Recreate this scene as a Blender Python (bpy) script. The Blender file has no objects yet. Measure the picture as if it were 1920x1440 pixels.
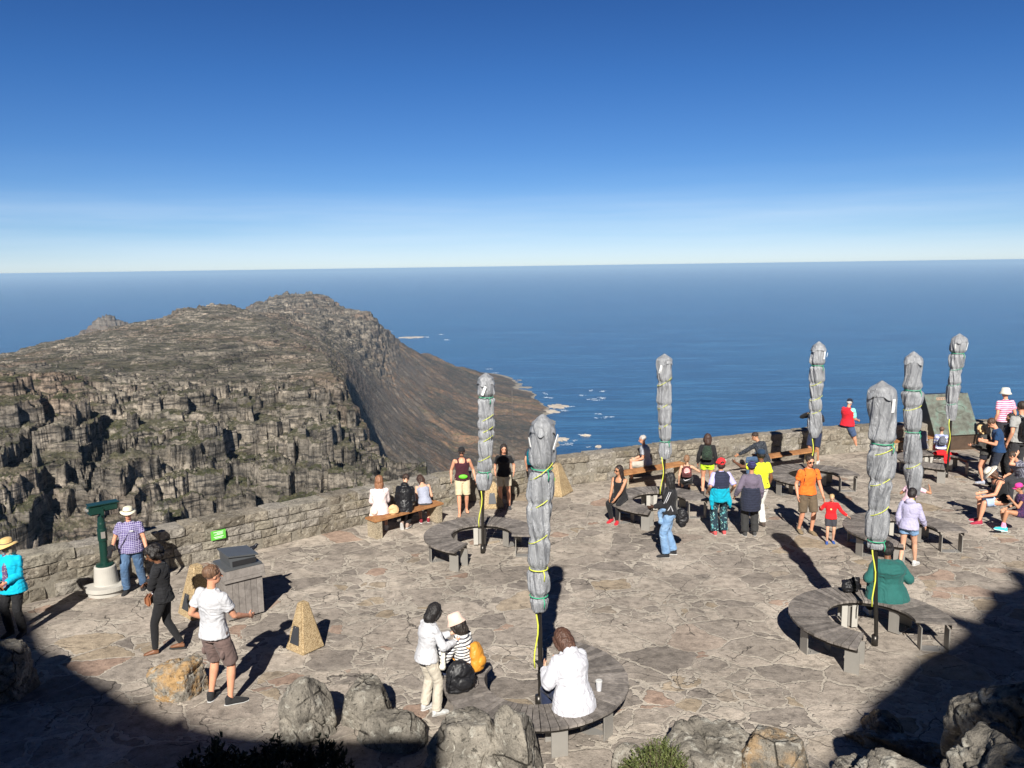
import bpy, bmesh, math, random
import numpy as np
from mathutils import Vector, Matrix, Euler
R_=math.radians
random.seed(7); np.random.seed(7)
scene=bpy.context.scene
# ------------------------------------------------ camera
FPX=1553.0; HC=5.45; PITCH=math.atan((720-499.5)/FPX); ROLL=-math.atan(27/1920); SLOPE=0.025
Fv=Vector((0,math.cos(PITCH),-math.sin(PITCH))); Rv=Vector((1,0,0)); Uv=Rv.cross(Fv)
c_,s_=math.cos(ROLL),math.sin(ROLL)
R2=c_*Rv+s_*Uv; U2=-s_*Rv+c_*Uv
cam=bpy.data.cameras.new('camera'); camo=bpy.data.objects.new('camera',cam); scene.collection.objects.link(camo)
m=Matrix((( R2.x,U2.x,-Fv.x,0),(R2.y,U2.y,-Fv.y,0),(R2.z,U2.z,-Fv.z,HC),(0,0,0,1)))
camo.matrix_world=m; cam.sensor_width=36; cam.lens=36*FPX/1920; cam.clip_start=0.1; cam.clip_end=600000
scene.camera=camo
# ------------------------------------------------ light
SUN_AZ=4.5; SUN_EL=36.0      # shadows run towards +Y turned SUN_AZ to the right
sd=Vector((-math.sin(R_(SUN_AZ))*math.cos(R_(SUN_EL)),-math.cos(R_(SUN_AZ))*math.cos(R_(SUN_EL)),math.sin(R_(SUN_EL))))  # towards the sun
sl=bpy.data.lights.new('sun','SUN'); sl.energy=5.0; sl.angle=R_(0.53); sl.color=(1,0.955,0.88)
so=bpy.data.objects.new('sun',sl); so.rotation_euler=sd.to_track_quat('Z','Y').to_euler(); scene.collection.objects.link(so)
w=bpy.data.worlds.new('World'); scene.world=w; w.use_nodes=True
nt=w.node_tree; nt.nodes.clear()
def wn(t,**k):
    n=nt.nodes.new(t)
    for a,b in k.items(): setattr(n,a,b)
    return n
out=wn('ShaderNodeOutputWorld'); bg=wn('ShaderNodeBackground'); sky=wn('ShaderNodeTexSky',sky_type='NISHITA',sun_disc=False)
sky.sun_elevation=R_(SUN_EL); sky.sun_rotation=math.atan2(sd.x,sd.y); sky.altitude=1000; sky.air_density=0.9; sky.dust_density=0.35; sky.ozone_density=3.2
tc=wn('ShaderNodeTexCoord'); va=wn('ShaderNodeVectorMath',operation='ADD'); va.inputs[1].default_value=(0,0,0.008)
nt.links.new(tc.outputs['Generated'],va.inputs[0]); nt.links.new(va.outputs[0],sky.inputs[0])
sx=wn('ShaderNodeSeparateXYZ'); nt.links.new(va.outputs[0],sx.inputs[0])
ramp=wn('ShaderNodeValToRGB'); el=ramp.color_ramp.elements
el[0].position=0.0; el[0].color=(1.02,1.08,1.26,1); el[1].position=0.55; el[1].color=(0.07,0.14,0.30,1)  # upper sky, out of view, dimmed to deepen the ground shadows
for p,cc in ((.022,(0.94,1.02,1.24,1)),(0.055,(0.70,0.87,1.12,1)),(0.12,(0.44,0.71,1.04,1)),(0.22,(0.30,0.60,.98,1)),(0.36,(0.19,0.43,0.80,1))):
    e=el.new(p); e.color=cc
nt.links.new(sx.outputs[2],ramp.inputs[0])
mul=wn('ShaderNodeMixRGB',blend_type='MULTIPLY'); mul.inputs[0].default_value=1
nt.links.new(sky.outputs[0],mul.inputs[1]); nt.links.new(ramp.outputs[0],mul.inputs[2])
# thin low cloud veil near the horizon
mp=wn('ShaderNodeMapping'); mp.inputs['Scale'].default_value=(1.6,1.6,26); mp.inputs['Rotation'].default_value=(0,R_(1.2),0)
nz=wn('ShaderNodeTexNoise'); nz.inputs['Scale'].default_value=1.3; nz.inputs['Detail'].default_value=6; nz.inputs['Roughness'].default_value=.55
nt.links.new(va.outputs[0],mp.inputs[0]); nt.links.new(mp.outputs[0],nz.inputs[0])
r2=wn('ShaderNodeValToRGB'); r2.color_ramp.elements[0].position=.34; r2.color_ramp.elements[1].position=.80
nt.links.new(nz.outputs[0],r2.inputs[0])
band=wn('ShaderNodeValToRGB'); be=band.color_ramp.elements
be[0].position=0.0; be[0].color=(.30,.30,.30,1); be[1].position=.14; be[1].color=(0,0,0,1)
e=be.new(.045); e.color=(.35,.35,.35,1); e=be.new(.064); e.color=(.42,.42,.42,1); e=be.new(.10); e.color=(.05,.05,.05,1)
nt.links.new(sx.outputs[2],band.inputs[0])
mm=wn('ShaderNodeMath',operation='MULTIPLY'); nt.links.new(r2.outputs[0],mm.inputs[0]); nt.links.new(band.outputs[0],mm.inputs[1])
mx=wn('ShaderNodeMixRGB'); nt.links.new(mm.outputs[0],mx.inputs[0]); nt.links.new(mul.outputs[0],mx.inputs[1]); mx.inputs[2].default_value=(9.5,10.8,12.2,1)
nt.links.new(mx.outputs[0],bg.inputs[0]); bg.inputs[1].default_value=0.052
nt.links.new(bg.outputs[0],out.inputs[0])
scene.view_settings.view_transform='Standard'; scene.view_settings.look='None'; scene.view_settings.gamma=1; scene.view_settings.exposure=0.74
scene.cycles.use_denoising=True; scene.cycles.max_bounces=5; scene.cycles.volume_bounces=0; scene.cycles.transparent_max_bounces=8
# ------------------------------------------------ helpers
def ray(px,py):
    return (Fv*FPX+R2*(px-960)+U2*(720-py)).normalized()
def G(px,py,up=0.0):
    """terrace point seen at pixel (of a point `up` metres above the paving)"""
    d=ray(px,py); t=(HC-up)/-(d.z+SLOPE*d.y)
    p=Vector((0,0,HC))+d*t; p.z-=up
    return p
def gz(x,y): return -SLOPE*y
_P0=math.atan(220/FPX)+R_(0.957); _F0=Vector((0,math.cos(_P0),-math.sin(_P0))); _U0=Vector((1,0,0)).cross(_F0)
_R0=c_*Vector((1,0,0))+s_*_U0; _U0=-s_*Vector((1,0,0))+c_*_U0
def survey(x,y,up=0.0):
    """survey coordinates (taken with the first camera estimate) to terrace coordinates"""
    v=Vector((x,y,-SLOPE*y+up-5.6)); z=v.dot(_F0); return G(960+FPX*v.dot(_R0)/z,720-FPX*v.dot(_U0)/z,up)
def oldray(px,py): return (_F0*FPX+_R0*(px-960)+_U0*(720-py)).normalized()
def at_dist(px,py,D):
    d=ray(px,py); k=D/math.hypot(d.x,d.y); return Vector((0,0,HC))+d*k
def topx(p):
    v=Vector(p)-Vector((0,0,HC)); z=v.dot(Fv); return 960+FPX*v.dot(R2)/z, 720-FPX*v.dot(U2)/z
def tag(o,label=None,cat=None,group=None,kind=None):
    if label:o['label']=label
    if cat:o['category']=cat
    if group:o['group']=group
    if kind:o['kind']=kind
    return o
def link(o,parent=None):
    scene.collection.objects.link(o)
    if parent is not None: o.parent=parent
    return o
def empty(name,loc=(0,0,0),rz=0.0,label=None,cat=None,group=None):
    o=bpy.data.objects.new(name,None); o.location=loc; o.rotation_euler=(0,0,rz); o.empty_display_size=.2; link(o)
    return tag(o,label,cat,group)
def mesh_np(name,V,F4,mat=None,parent=None,smooth=True):
    """V (n,3) array, F4 (m,3|4) int array"""
    me=bpy.data.meshes.new(name); V=np.ascontiguousarray(V,dtype=np.float32); F4=np.ascontiguousarray(F4,dtype=np.int32)
    k=F4.shape[1]; me.vertices.add(len(V)); me.vertices.foreach_set('co',V.ravel())
    me.loops.add(F4.size); me.loops.foreach_set('vertex_index',F4.ravel())
    me.polygons.add(len(F4)); me.polygons.foreach_set('loop_start',np.arange(0,F4.size,k,dtype=np.int32))
    try: me.polygons.foreach_set('loop_total',np.full(len(F4),k,dtype=np.int32))
    except Exception: pass
    me.update(calc_edges=True)
    if smooth: me.polygons.foreach_set('use_smooth',np.ones(len(F4),dtype=bool))
    if mat: me.materials.append(mat)
    o=bpy.data.objects.new(name,me); link(o,parent); return o
class MB:
    """collects quads / ngons with per-face material index"""
    def __init__(s): s.v=[]; s.f=[]; s.mi=[]
    def add(s,vs,fs,M=None,mi=0):
        b=len(s.v)
        s.v+= [tuple(M@Vector(v)) if M is not None else tuple(v) for v in vs]
        s.f+= [tuple(b+i for i in f) for f in fs]; s.mi+=[mi]*len(fs); return s
    def box(s,c,d,M=None,mi=0,taper=1.0,bev=0.0):
        x,y,z=[a/2 for a in d]; t=taper
        if bev>0:
            bm=bmesh.new(); bmesh.ops.create_cube(bm,size=1)
            for v in bm.verts: 
                k=t if v.co.z>0 else 1
                v.co=Vector((v.co.x*d[0]*k,v.co.y*d[1]*k,v.co.z*d[2]))
            bmesh.ops.bevel(bm,geom=bm.edges[:],offset=bev,segments=2,affect='EDGES')
            bm.verts.ensure_lookup_table(); bm.verts.index_update()
            s.add([v.co+Vector(c) for v in bm.verts],[[v.index for v in f.verts] for f in bm.faces],M,mi); bm.free(); return s
        vs=[(-x,-y,-z),(x,-y,-z),(x,y,-z),(-x,y,-z),(-x*t,-y*t,z),(x*t,-y*t,z),(x*t,y*t,z),(-x*t,y*t,z)]
        vs=[(a+c[0],b+c[1],e+c[2]) for a,b,e in vs]
        return s.add(vs,[(0,3,2,1),(4,5,6,7),(0,1,5,4),(1,2,6,5),(2,3,7,6),(3,0,4,7)],M,mi)
    def tube(s,pts,r,n=10,M=None,mi=0,cap=True):
        pts=[Vector(p) for p in pts]; rs=r if isinstance(r,(list,tuple)) else [r]*len(pts)
        vs=[];fs=[]; N=len(pts); ref=None
        for i,p in enumerate(pts):
            t=(pts[min(i+1,N-1)]-pts[max(i-1,0)]).normalized()
            if ref is None: ref=t.orthogonal().normalized()
            a=(ref-t*ref.dot(t)); a=a.normalized() if a.length>1e-6 else t.orthogonal().normalized(); ref=a; b=t.cross(a)
            for k in range(n):
                an=2*math.pi*k/n; vs.append(p+(a*math.cos(an)+b*math.sin(an))*rs[i])
        for i in range(N-1):
            for k in range(n):
                k2=(k+1)%n; fs.append((i*n+k,i*n+k2,(i+1)*n+k2,(i+1)*n+k))
        if cap: fs.append(tuple(range(n-1,-1,-1))); fs.append(tuple((N-1)*n+k for k in range(n)))
        return s.add(vs,fs,M,mi)
    def lathe(s,prof,n=24,M=None,mi=0):
        vs=[];fs=[]
        for r,z in prof:
            for k in range(n):
                a=2*math.pi*k/n; vs.append((r*math.cos(a),r*math.sin(a),z))
        for i in range(len(prof)-1):
            for k in range(n):
                k2=(k+1)%n; fs.append((i*n+k,i*n+k2,(i+1)*n+k2,(i+1)*n+k))
        fs.append(tuple(range(n-1,-1,-1))); fs.append(tuple((len(prof)-1)*n+k for k in range(n)))
        return s.add(vs,fs,M,mi)
    def build(s,name,mat,parent=None,smooth=False,bevel=0.0):
        me=bpy.data.meshes.new(name); me.from_pydata(s.v,[],s.f)
        for mt in (mat if isinstance(mat,(list,tuple)) else [mat]): me.materials.append(mt)
        if len(set(s.mi))>1: me.polygons.foreach_set('material_index',s.mi)
        bm=bmesh.new(); bm.from_mesh(me); bmesh.ops.recalc_face_normals(bm,faces=bm.faces)
        if bevel>0: bmesh.ops.bevel(bm,geom=[e for e in bm.edges if len(e.link_faces)==2 and e.calc_face_angle(0)>.5],offset=bevel,segments=1,affect='EDGES')
        bm.to_mesh(me); bm.free()
        if smooth: me.polygons.foreach_set('use_smooth',[True]*len(me.polygons))
        me.update(); o=bpy.data.objects.new(name,me); return link(o,parent)
# numpy value noise
def _h(ix,iy,iz,seed):
    n=(ix.astype(np.int64)*374761393+iy.astype(np.int64)*668265263+iz.astype(np.int64)*2147483647+seed*1274126177)&0xffffffff
    n=((n^(n>>13))*1274126177)&0xffffffff; n=((n^(n>>16))*2246822519)&0xffffffff; n=n^(n>>15)
    return (n&0xffffff).astype(np.float32)/np.float32(0xffffff)
def vn(x,y,z=None,seed=0):
    x=np.asarray(x,dtype=np.float64);y=np.asarray(y,dtype=np.float64)
    ix=np.floor(x);iy=np.floor(y);fx=(x-ix).astype(np.float32);fy=(y-iy).astype(np.float32)
    ux=fx*fx*(3-2*fx);uy=fy*fy*(3-2*fy)
    if z is None:
        z0=np.zeros_like(ix)
        a=_h(ix,iy,z0,seed);b=_h(ix+1,iy,z0,seed);c=_h(ix,iy+1,z0,seed);d=_h(ix+1,iy+1,z0,seed)
        return (a+(b-a)*ux)*(1-uy)+(c+(d-c)*ux)*uy
    z=np.asarray(z,dtype=np.float64); iz=np.floor(z);fz=(z-iz).astype(np.float32);uz=fz*fz*(3-2*fz)
    r=[]
    for dz in (0,1):
        a=_h(ix,iy,iz+dz,seed);b=_h(ix+1,iy,iz+dz,seed);c=_h(ix,iy+1,iz+dz,seed);d=_h(ix+1,iy+1,iz+dz,seed)
        r.append((a+(b-a)*ux)*(1-uy)+(c+(d-c)*ux)*uy)
    return r[0]*(1-uz)+r[1]*uz
def fbm(x,y,z=None,o=4,seed=0,g=.5):
    s=0;a=1;t=0;f=1
    for i in range(o):
        s=s+a*(vn(x*f,y*f,None if z is None else z*f,seed+i)*2-1); t+=a; a*=g; f*=2.03
    return s/t
def ridged(x,y,o=4,seed=0):
    s=0;a=1;t=0;f=1
    for i in range(o):
        s=s+a*(1-np.abs(vn(x*f,y*f,None,seed+i)*2-1)*2); t+=a; a*=.5; f*=2.07
    return s/t
# ------------------------------------------------ materials
class NT:
    def __init__(s,name):
        s.m=bpy.data.materials.new(name); s.m.use_nodes=True; s.t=s.m.node_tree; s.b=s.t.nodes['Principled BSDF']; s.o=s.t.nodes['Material Output']
    def n(s,t,ins=None,**k):
        n=s.t.nodes.new(t)
        for a,b in k.items(): setattr(n,a,b)
        for a,b in (ins or {}).items(): s.put(n.inputs[a],b)
        return n
    def put(s,inp,v):
        if isinstance(v,bpy.types.NodeSocket): s.t.links.new(v,inp)
        else: inp.default_value=v if not (isinstance(v,tuple) and len(v)==3 and inp.type=='RGBA') else (*v,1)
    def set(s,**k):
        for a,b in k.items(): s.put(s.b.inputs[a.replace('_',' ')],b)
    def obj(s): return s.n('ShaderNodeTexCoord').outputs['Object']
    def world(s): return s.n('ShaderNodeNewGeometry').outputs['Position']
    def map(s,v,scale=(1,1,1),rot=(0,0,0),loc=(0,0,0)): return s.n('ShaderNodeMapping',{'Vector':v,'Scale':scale,'Rotation':rot,'Location':loc}).outputs[0]
    def noise(s,v,sc,det=4,rough=.5,dist=0,col=False):
        n=s.n('ShaderNodeTexNoise',{'Vector':v,'Scale':sc,'Detail':det,'Roughness':rough,'Distortion':dist}); return n.outputs[1 if col else 0]
    def vor(s,v,sc,feature='F1',out=0,rand=1):
        n=s.n('ShaderNodeTexVoronoi',feature=feature); s.put(n.inputs['Vector'],v); n.inputs['Scale'].default_value=sc; n.inputs['Randomness'].default_value=rand; return n.outputs[out]
    def ramp(s,f,stops,interp='LINEAR'):
        n=s.n('ShaderNodeValToRGB'); s.put(n.inputs[0],f); e=n.color_ramp.elements; n.color_ramp.interpolation=interp
        while len(e)<len(stops): e.new(.5)
        for i,(p,c) in enumerate(stops):
            e[i].position=p; e[i].color=(c,c,c,1) if isinstance(c,(int,float)) else (*c,1)
        return n.outputs[0]
    def mix(s,f,a,b,bt='MIX'):
        n=s.n('ShaderNodeMixRGB',{0:f,1:a,2:b},blend_type=bt); return n.outputs[0]
    def math(s,op,a,b=0.0,clamp=False):
        n=s.n('ShaderNodeMath',{0:a,1:b},operation=op,use_clamp=clamp); return n.outputs[0]
    def bump(s,h,strength=.5,dist=.01,normal=None):
        n=s.n('ShaderNodeBump',{'Height':h,'Strength':strength,'Distance':dist})
        if normal is not None: s.put(n.inputs['Normal'],normal)
        return n.outputs[0]
def simple(name,col,rough=.7,metal=0,var=.12,sc=6,bump=0,bsc=40,spec=.4,sheen=0):
    k=NT(name); v=k.obj(); n=k.noise(v,sc,4,.6)
    f=k.ramp(n,[(.25,1-var),(.75,1+var)])
    k.set(Base_Color=k.mix(1,col,f,'MULTIPLY'),Roughness=rough,Metallic=metal); k.b.inputs['Specular IOR Level'].default_value=spec
    if bump: k.set(Normal=k.bump(k.noise(v,bsc,4,.6),bump,.01))
    return k.m
# ------------------------------------------------ sea and haze
SEA=HC-1067.0
def sea_mat():
    k=NT('sea_water'); v=k.world()
    big=k.noise(k.map(v,(1/2600,1/4200,1),rot=(0,0,R_(14))),1,5,.6,.6)
    sw=k.noise(k.map(v,(1/420,1/95,1),rot=(0,0,R_(-8))),1,6,.62,.4)
    sw2=k.noise(k.map(v,(1/1500,1/260,1),rot=(0,0,R_(7))),1,5,.6,.8)
    rip=k.noise(k.map(v,(1/150,1/26,1),rot=(0,0,R_(4))),1,5,.65,.3); a=k.math('ADD',k.math('ADD',k.math('MULTIPLY',sw,.40),k.math('MULTIPLY',sw2,.34)),k.math('MULTIPLY',rip,.26))
    c=k.ramp(a,[(.39,(.004,.036,.100)),(.5,(.008,.066,.165)),(.59,(.030,.125,.25))])
    c=k.mix(k.ramp(big,[(.35,0.0),(.7,.5)]),c,(.012,.095,.19))
    k.set(Base_Color=c,Roughness=.26,IOR=1.33); k.b.inputs['Specular IOR Level'].default_value=.42
    k.set(Normal=k.bump(a,1.0,9.0))
    return k.m
N=192; Rs=250000.0
V=[(0,0,SEA)];F=[]
rings=[3000,9000,30000,90000,Rs]
for r in rings:
    for i in range(N):
        a=2*math.pi*i/N; V.append((r*math.cos(a),r*math.sin(a),SEA))
for i in range(N): F.append((0,1+i,1+(i+1)%N))
me=bpy.data.meshes.new('sea')
Fq=[(1+j*N+i,1+(j+1)*N+i,1+(j+1)*N+(i+1)%N,1+j*N+(i+1)%N) for j in range(4) for i in range(N)]
me.from_pydata(V,[],F+Fq); me.materials.append(sea_mat()); sea=link(bpy.data.objects.new('sea',me)); tag(sea,kind='structure')
hz=MB(); hz.box((0,0,(SEA-1.2+16)/2),(506000,506000,16-SEA+1.2))
k=NT('haze_air'); k.t.nodes.remove(k.b); pv=k.n('ShaderNodeVolumePrincipled',{'Color':(.50,.74,1.0),'Density':1.45e-5,'Anisotropy':.0}); k.t.links.new(pv.outputs[0],k.o.inputs['Volume'])
haze=hz.build('haze',k.m); tag(haze,kind='stuff')
# ------------------------------------------------ terrain
def wall_y(px): return np.interp(px,[-400,0,100,200,300,400,500,600,700,800,900,1000,1100,2300],[1110,1040,1025,1005,985,965,945,925,905,885,870,858,850,790])
PX=[-420,0,50,100,150,200,240,300,350,400,450,500,540,570,600,620,650,680,700,720,750,800,850,900,950,1000,1040,1060,1120,2400]
LAY=[]
def layer(fn): LAY.append([fn(p) for p in PX])
def I(px,xs,ys): return float(np.interp(px,xs,ys))
def Ppd(px,py,d):
    o=oldray(px,py); n=ray(px,py); k=(-o.z/math.hypot(o.x,o.y))/max(1e-3,(-n.z/math.hypot(n.x,n.y))); d=d*min(k,1.115)
    p=at_dist(px,py,d); return (math.atan2(p.x,p.y),d,p.z)
def Pz(px,z,d):
    p=at_dist(px,720,d); return (math.atan2(p.x,p.y),d,z)
layer(lambda p:Pz(p,-4,2.5))
layer(lambda p:Pz(p,-4.2,11 if p<300 else 14))
layer(lambda p:Pz(p,-25,45))
layer(lambda p:Pz(p,-330 if p<1000 else -420,560))
def A(p): 
    if p>820: return Pz(p,I(p,[820,900,1050],[-400,-520,-640]),I(p,[820,1100],[860,900]))
    return Ppd(p,float(wall_y(p))+28,I(p,[-400,200,500,800],[760,800,860,860]))
layer(A)
def B(p):
    if p>830: return Pz(p,I(p,[830,900,1050],[-420,-580,-700]),1010)
    return Ppd(p,I(p,[-400,0,60,100,200,300,400,500,600,700,750,800,830],[910,880,850,830,862,870,850,862,838,858,876,893,905]),I(p,[-400,0,90,200,300,400,500,600,820],[870,900,960,900,880,960,930,980,960]))
layer(B)
def Cc(p):
    if p>830: return Pz(p,I(p,[830,900,1050],[-480,-640,-760]),1180)
    return Ppd(p,I(p,[-400,0,60,110,160,200,300,400,450,500,550,600,640,665,680,700,720,750,800,830],[740,722,714,711,728,738,741,740,728,726,716,708,716,742,772,812,835,858,876,890]),I(p,[-400,0,200,400,600,800],[1080,1090,1120,1160,1230,1060]))
layer(Cc)
def D(p):
    if p>=665: return Pz(p,I(p,[665,700,800,1100],[-420,-560,-660,-850]),1520)
    if p>=620: return Ppd(p,I(p,[620,650],[688,712]),1520)
    return Ppd(p,I(p,[-400,0,300,500,600],[712,698,702,697,690]),1520)
layer(D)
def E_(p): return Ppd(p,I(p,[-400,0,200,400,550,600,640,665,700,750,800,850,900,950,1000,1040,1100],[700,684,668,662,662,668,690,730,778,842,868,886,876,866,858,855,870]),
     I(p,[-400,600,650,700,750,800,850,900,950,1000,1040,1100],[2050,2150,2300,2560,2500,2600,2850,3250,3700,4050,4300,4350]))
layer(E_)
def F_(p): return Ppd(p,I(p,[-400,0,100,200,300,400,500,560,600,650,700,750,800,850,900,950,1000,1040,1100],[690,676,652,632,622,608,610,622,640,665,702,762,802,824,818,806,800,812,830]),
     I(p,[-400,600,650,700,750,800,850,900,950,1000,1040,1100],[2800,3000,3250,3600,3600,3700,4000,4300,4650,4850,4850,4900]))
layer(F_)
def G_(p): return Ppd(p,I(p,[-400,0,50,100,150,200,280,330,400,440,470,500,540,600,650,700,750,800,850,900,950,1000,1020,1040,1060,1100],[740,668,655,641,629,618,602,582,569,574,583,590,596,606,618,642,692,730,750,757,758,764,766,772,780,790]),
     I(p,[-400,500,560,600,650,700,750,800,850,900,950,1000,1100],[3500,3700,4000,4200,4400,4700,4900,5100,5250,5400,5450,5480,5500]))
layer(G_)
def H_(p):
    if p<480: return Pz(p,-620,4400)
    return Ppd(p,I(p,[480,540,600,650,700,715,750,800,850,900,950,1000,1040,1100],[592,584,592,600,612,626,664,695,715,728,735,745,758,775]),I(p,[480,600,700,800,900,1000,1100],[5100,5000,5000,5800,6200,6100,5900]))
layer(H_)
def I_(p):
    if p<=440: return Pz(p,-1080,6400)
    return Ppd(p,I(p,[450,500,520,540,570,600,612,625,640,660,700,712,720,750,800,850,900,950,1000,1020,1040,1100],[579,560,552,547,549,551,556,566,577,583,588,600,614,643,663,685,701,712,730,740,752,790]),
      I(p,[450,620,650,700,720,750,800,850,900,950,1000,1040],[6500,6500,5900,5500,5700,6500,6900,7000,7100,6900,6500,6100]))
layer(I_)
layer(lambda p:Pz(p,-1085,8650))
def K_(p):
    y=I(p,[-400,100,150,165,180,200,215,235,260,300,380],[0,0,618,604,589,586,588,600,613,632,0])
    return Ppd(p,y,9200) if y>500 else Pz(p,-1085,10000)
layer(K_)
layer(lambda p:Pz(p,-1085,11400))
LAY=np.array(LAY)      # (L, ncol, 3)
NC=1330; NR=1480
az=np.linspace(math.atan2(-1290,FPX),math.atan2(330,FPX),NC)
# row distances: dense in the visible range
ks=np.array([0,.02,.04,.38,.52,.84,.96,1.0]); ds=np.log(np.array([2.5,150,640,1300,2600,5800,8900,11400]))
rd=np.exp(np.interp(np.linspace(0,1,NR),ks,ds))
AZ,RD=np.meshgrid(az,rd,indexing='ij')
def base(AZ,RD):
    L=LAY.shape[0]
    dz=np.stack([np.interp(AZ[:,0],LAY[l,:,0],LAY[l,:,1]) for l in range(L)]) ; zz=np.stack([np.interp(AZ[:,0],LAY[l,:,0],LAY[l,:,2]) for l in range(L)])
    Z=np.empty_like(RD)
    kr=np.exp(-np.linspace(-2.2,2.2,19)**2); kr/=kr.sum()
    for l in range(L):
        for a_ in (dz,zz): a_[l]=np.convolve(np.pad(a_[l],9,mode='edge'),kr,'valid')
    for i in range(RD.shape[0]): Z[i]=np.interp(RD[i],dz[:,i],zz[:,i])
    return Z
Z=base(AZ,RD)
X=RD*np.sin(AZ);Y=RD*np.cos(AZ)
alt=np.clip((Z-SEA)/1067,0,1)
near=np.clip((1500-RD)/350,0,1); start=np.clip((RD-60)/300,0,1)
# weight of rocky relief: big on the front cliffs, small on the coastal slope and the plateau
slopeband=np.clip((alt-.45)/.25,0,1)
wf=near*start
nb=fbm(X/330,Y/330,o=3,seed=3)
gul=ridged(X/210+nb*.6,Y/210,o=4,seed=11)
g2=ridged(X/70+nb,Y/70+2,o=3,seed=21)
g3=ridged(X/26+nb*2,Y/26,o=3,seed=27)
Zr=Z+wf*(gul*16+g2*9+g3*4+nb*18-12)
uu=X+.05*Y
def saw(u): f=u-np.floor(u); return np.clip(f/.93,0,1)*(1-np.clip((f-.93)/.07,0,1))
w1_=fbm(X/210,Y/210,o=4,seed=71,g=.55); am=np.clip(fbm(X/260,Y/170,o=2,seed=64)*1.6+.62,0,1.25)
sw1=saw(uu/155+w1_*.95)**1.6*am*42; sw2=saw(uu/52+fbm(X/70,Y/70,o=3,seed=74)*.8+.3)**1.4*12; sw3=saw(uu/21+fbm(X/30,Y/30,o=2,seed=75)*.7)*3.5
Zr+=wf*(sw1+sw2+sw3-26); Zr=np.where(wf>0,np.minimum(Zr,Z+7+8*fbm(X/40,Y/40,o=2,seed=3)),Zr)
ch=ridged(uu/120+fbm(X/80,Y/80,o=3,seed=71)*.55,Y/330,o=3,seed=61)
chm=np.clip((ch-.42)/.10,0,1)*np.clip((fbm(X/150,Y/110,o=2,seed=64)+.18)/.16,0,1)
Zr-=wf*chm*26

plate=(1-near)*slopeband
Zr=Zr+plate*(1-.55*np.clip((RD-2800)/600,0,1))*(fbm(X/420,Y/420,o=5,seed=5,g=.6)*22+ridged(X/190,Y/190,o=3,seed=8)*11-5+fbm(X/60,Y/60,o=3,seed=6)*4)*np.clip((RD-1150)/500,0,1)
low=(1-near)*(1-slopeband)*np.clip((RD-1500)/900,0,1)*np.clip((Z-SEA)/60,0,1)
ang=AZ
wx=fbm(X/700,Y/700,o=3,seed=4)*.55
gl=ridged((Y+X*.55)/420+wx,(X-Y*.2)/2600,o=4,seed=31)
Zr=Zr+low*(gl*44-14+fbm(X/160,Y/160,o=5,seed=9,g=.64)*26)
coast=np.clip((RD-3000)/600,0,1)*np.exp(-np.abs(Z-SEA)/45.)*(X>0)
Zr=Zr+coast*(fbm(X/330,Y/330,o=5,seed=91,g=.6)*34+2)
# bedded sandstone: horizontal steps with ragged edges
bl=np.floor(vn(X/26,Y/26,seed=88)*7)/7+np.floor(vn(X/9,Y/9,seed=89)*5)/5*.55
wob=fbm(X/60,Y/60,o=5,seed=41,g=.62)
def terrace(Z,step,wv,lo,hi,amt):
    t=(Z+wv)/step; f=np.floor(t); r=t-f; s=np.clip((r-lo)/(hi-lo),0,1); s=s*s*(3-2*s)
    return Z+(step*(f+s)-wv-Z)*amt
tilt=X*.012-Y*.008
b1=slopeband*np.clip((RD-150)/300,0,1)
farc=np.clip((RD-3600)/900,0,1)*np.clip((alt-.36)/.12,0,1)
Zr=Zr+farc*(ridged(X/230+wx*2,Y/230,o=4,seed=101)*26-12)*np.clip((7200-RD)/900,.35,1)
Zr=terrace(Zr,52,wob*40+nb*30,.40,.60,farc*.9)
bl=bl*(.25+.75*near)
Zt=terrace(Zr+tilt,26,wob*22+bl*9,.34,.50,b1*.93*(.30+.70*near))
Zt=terrace(Zt,6.8,wob*(4+6*near)+bl*5,.35,.66,b1*.86)
Zt=Zt-tilt
rough=fbm(X/9,Y/9,o=4,seed=51,g=.6)
Zt=Zt+slopeband*start*rough*(.9+2.6*near)+(1-slopeband)*start*rough*1.6*np.clip((Z-SEA)/30,0,1)
edge=np.clip((AZ-math.atan2(180,FPX))/(math.atan2(320,FPX)-math.atan2(180,FPX)),0,1)*np.clip((RD-40)/200,0,1)
Zt=Zt*(1-edge)+(SEA-15)*edge
Zt=np.maximum(Zt,np.where(RD<60,Z,SEA-14))
V=np.stack([X,Y,Zt],-1).reshape(-1,3)
ii,jj=np.meshgrid(np.arange(NC-1),np.arange(NR-1),indexing='ij'); q=(ii*NR+jj).ravel()
Fc=np.stack([q,q+NR,q+NR+1,q+1],-1)
zc=Zt.reshape(-1)[Fc].max(1); Fc=Fc[zc>SEA-12]
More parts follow.
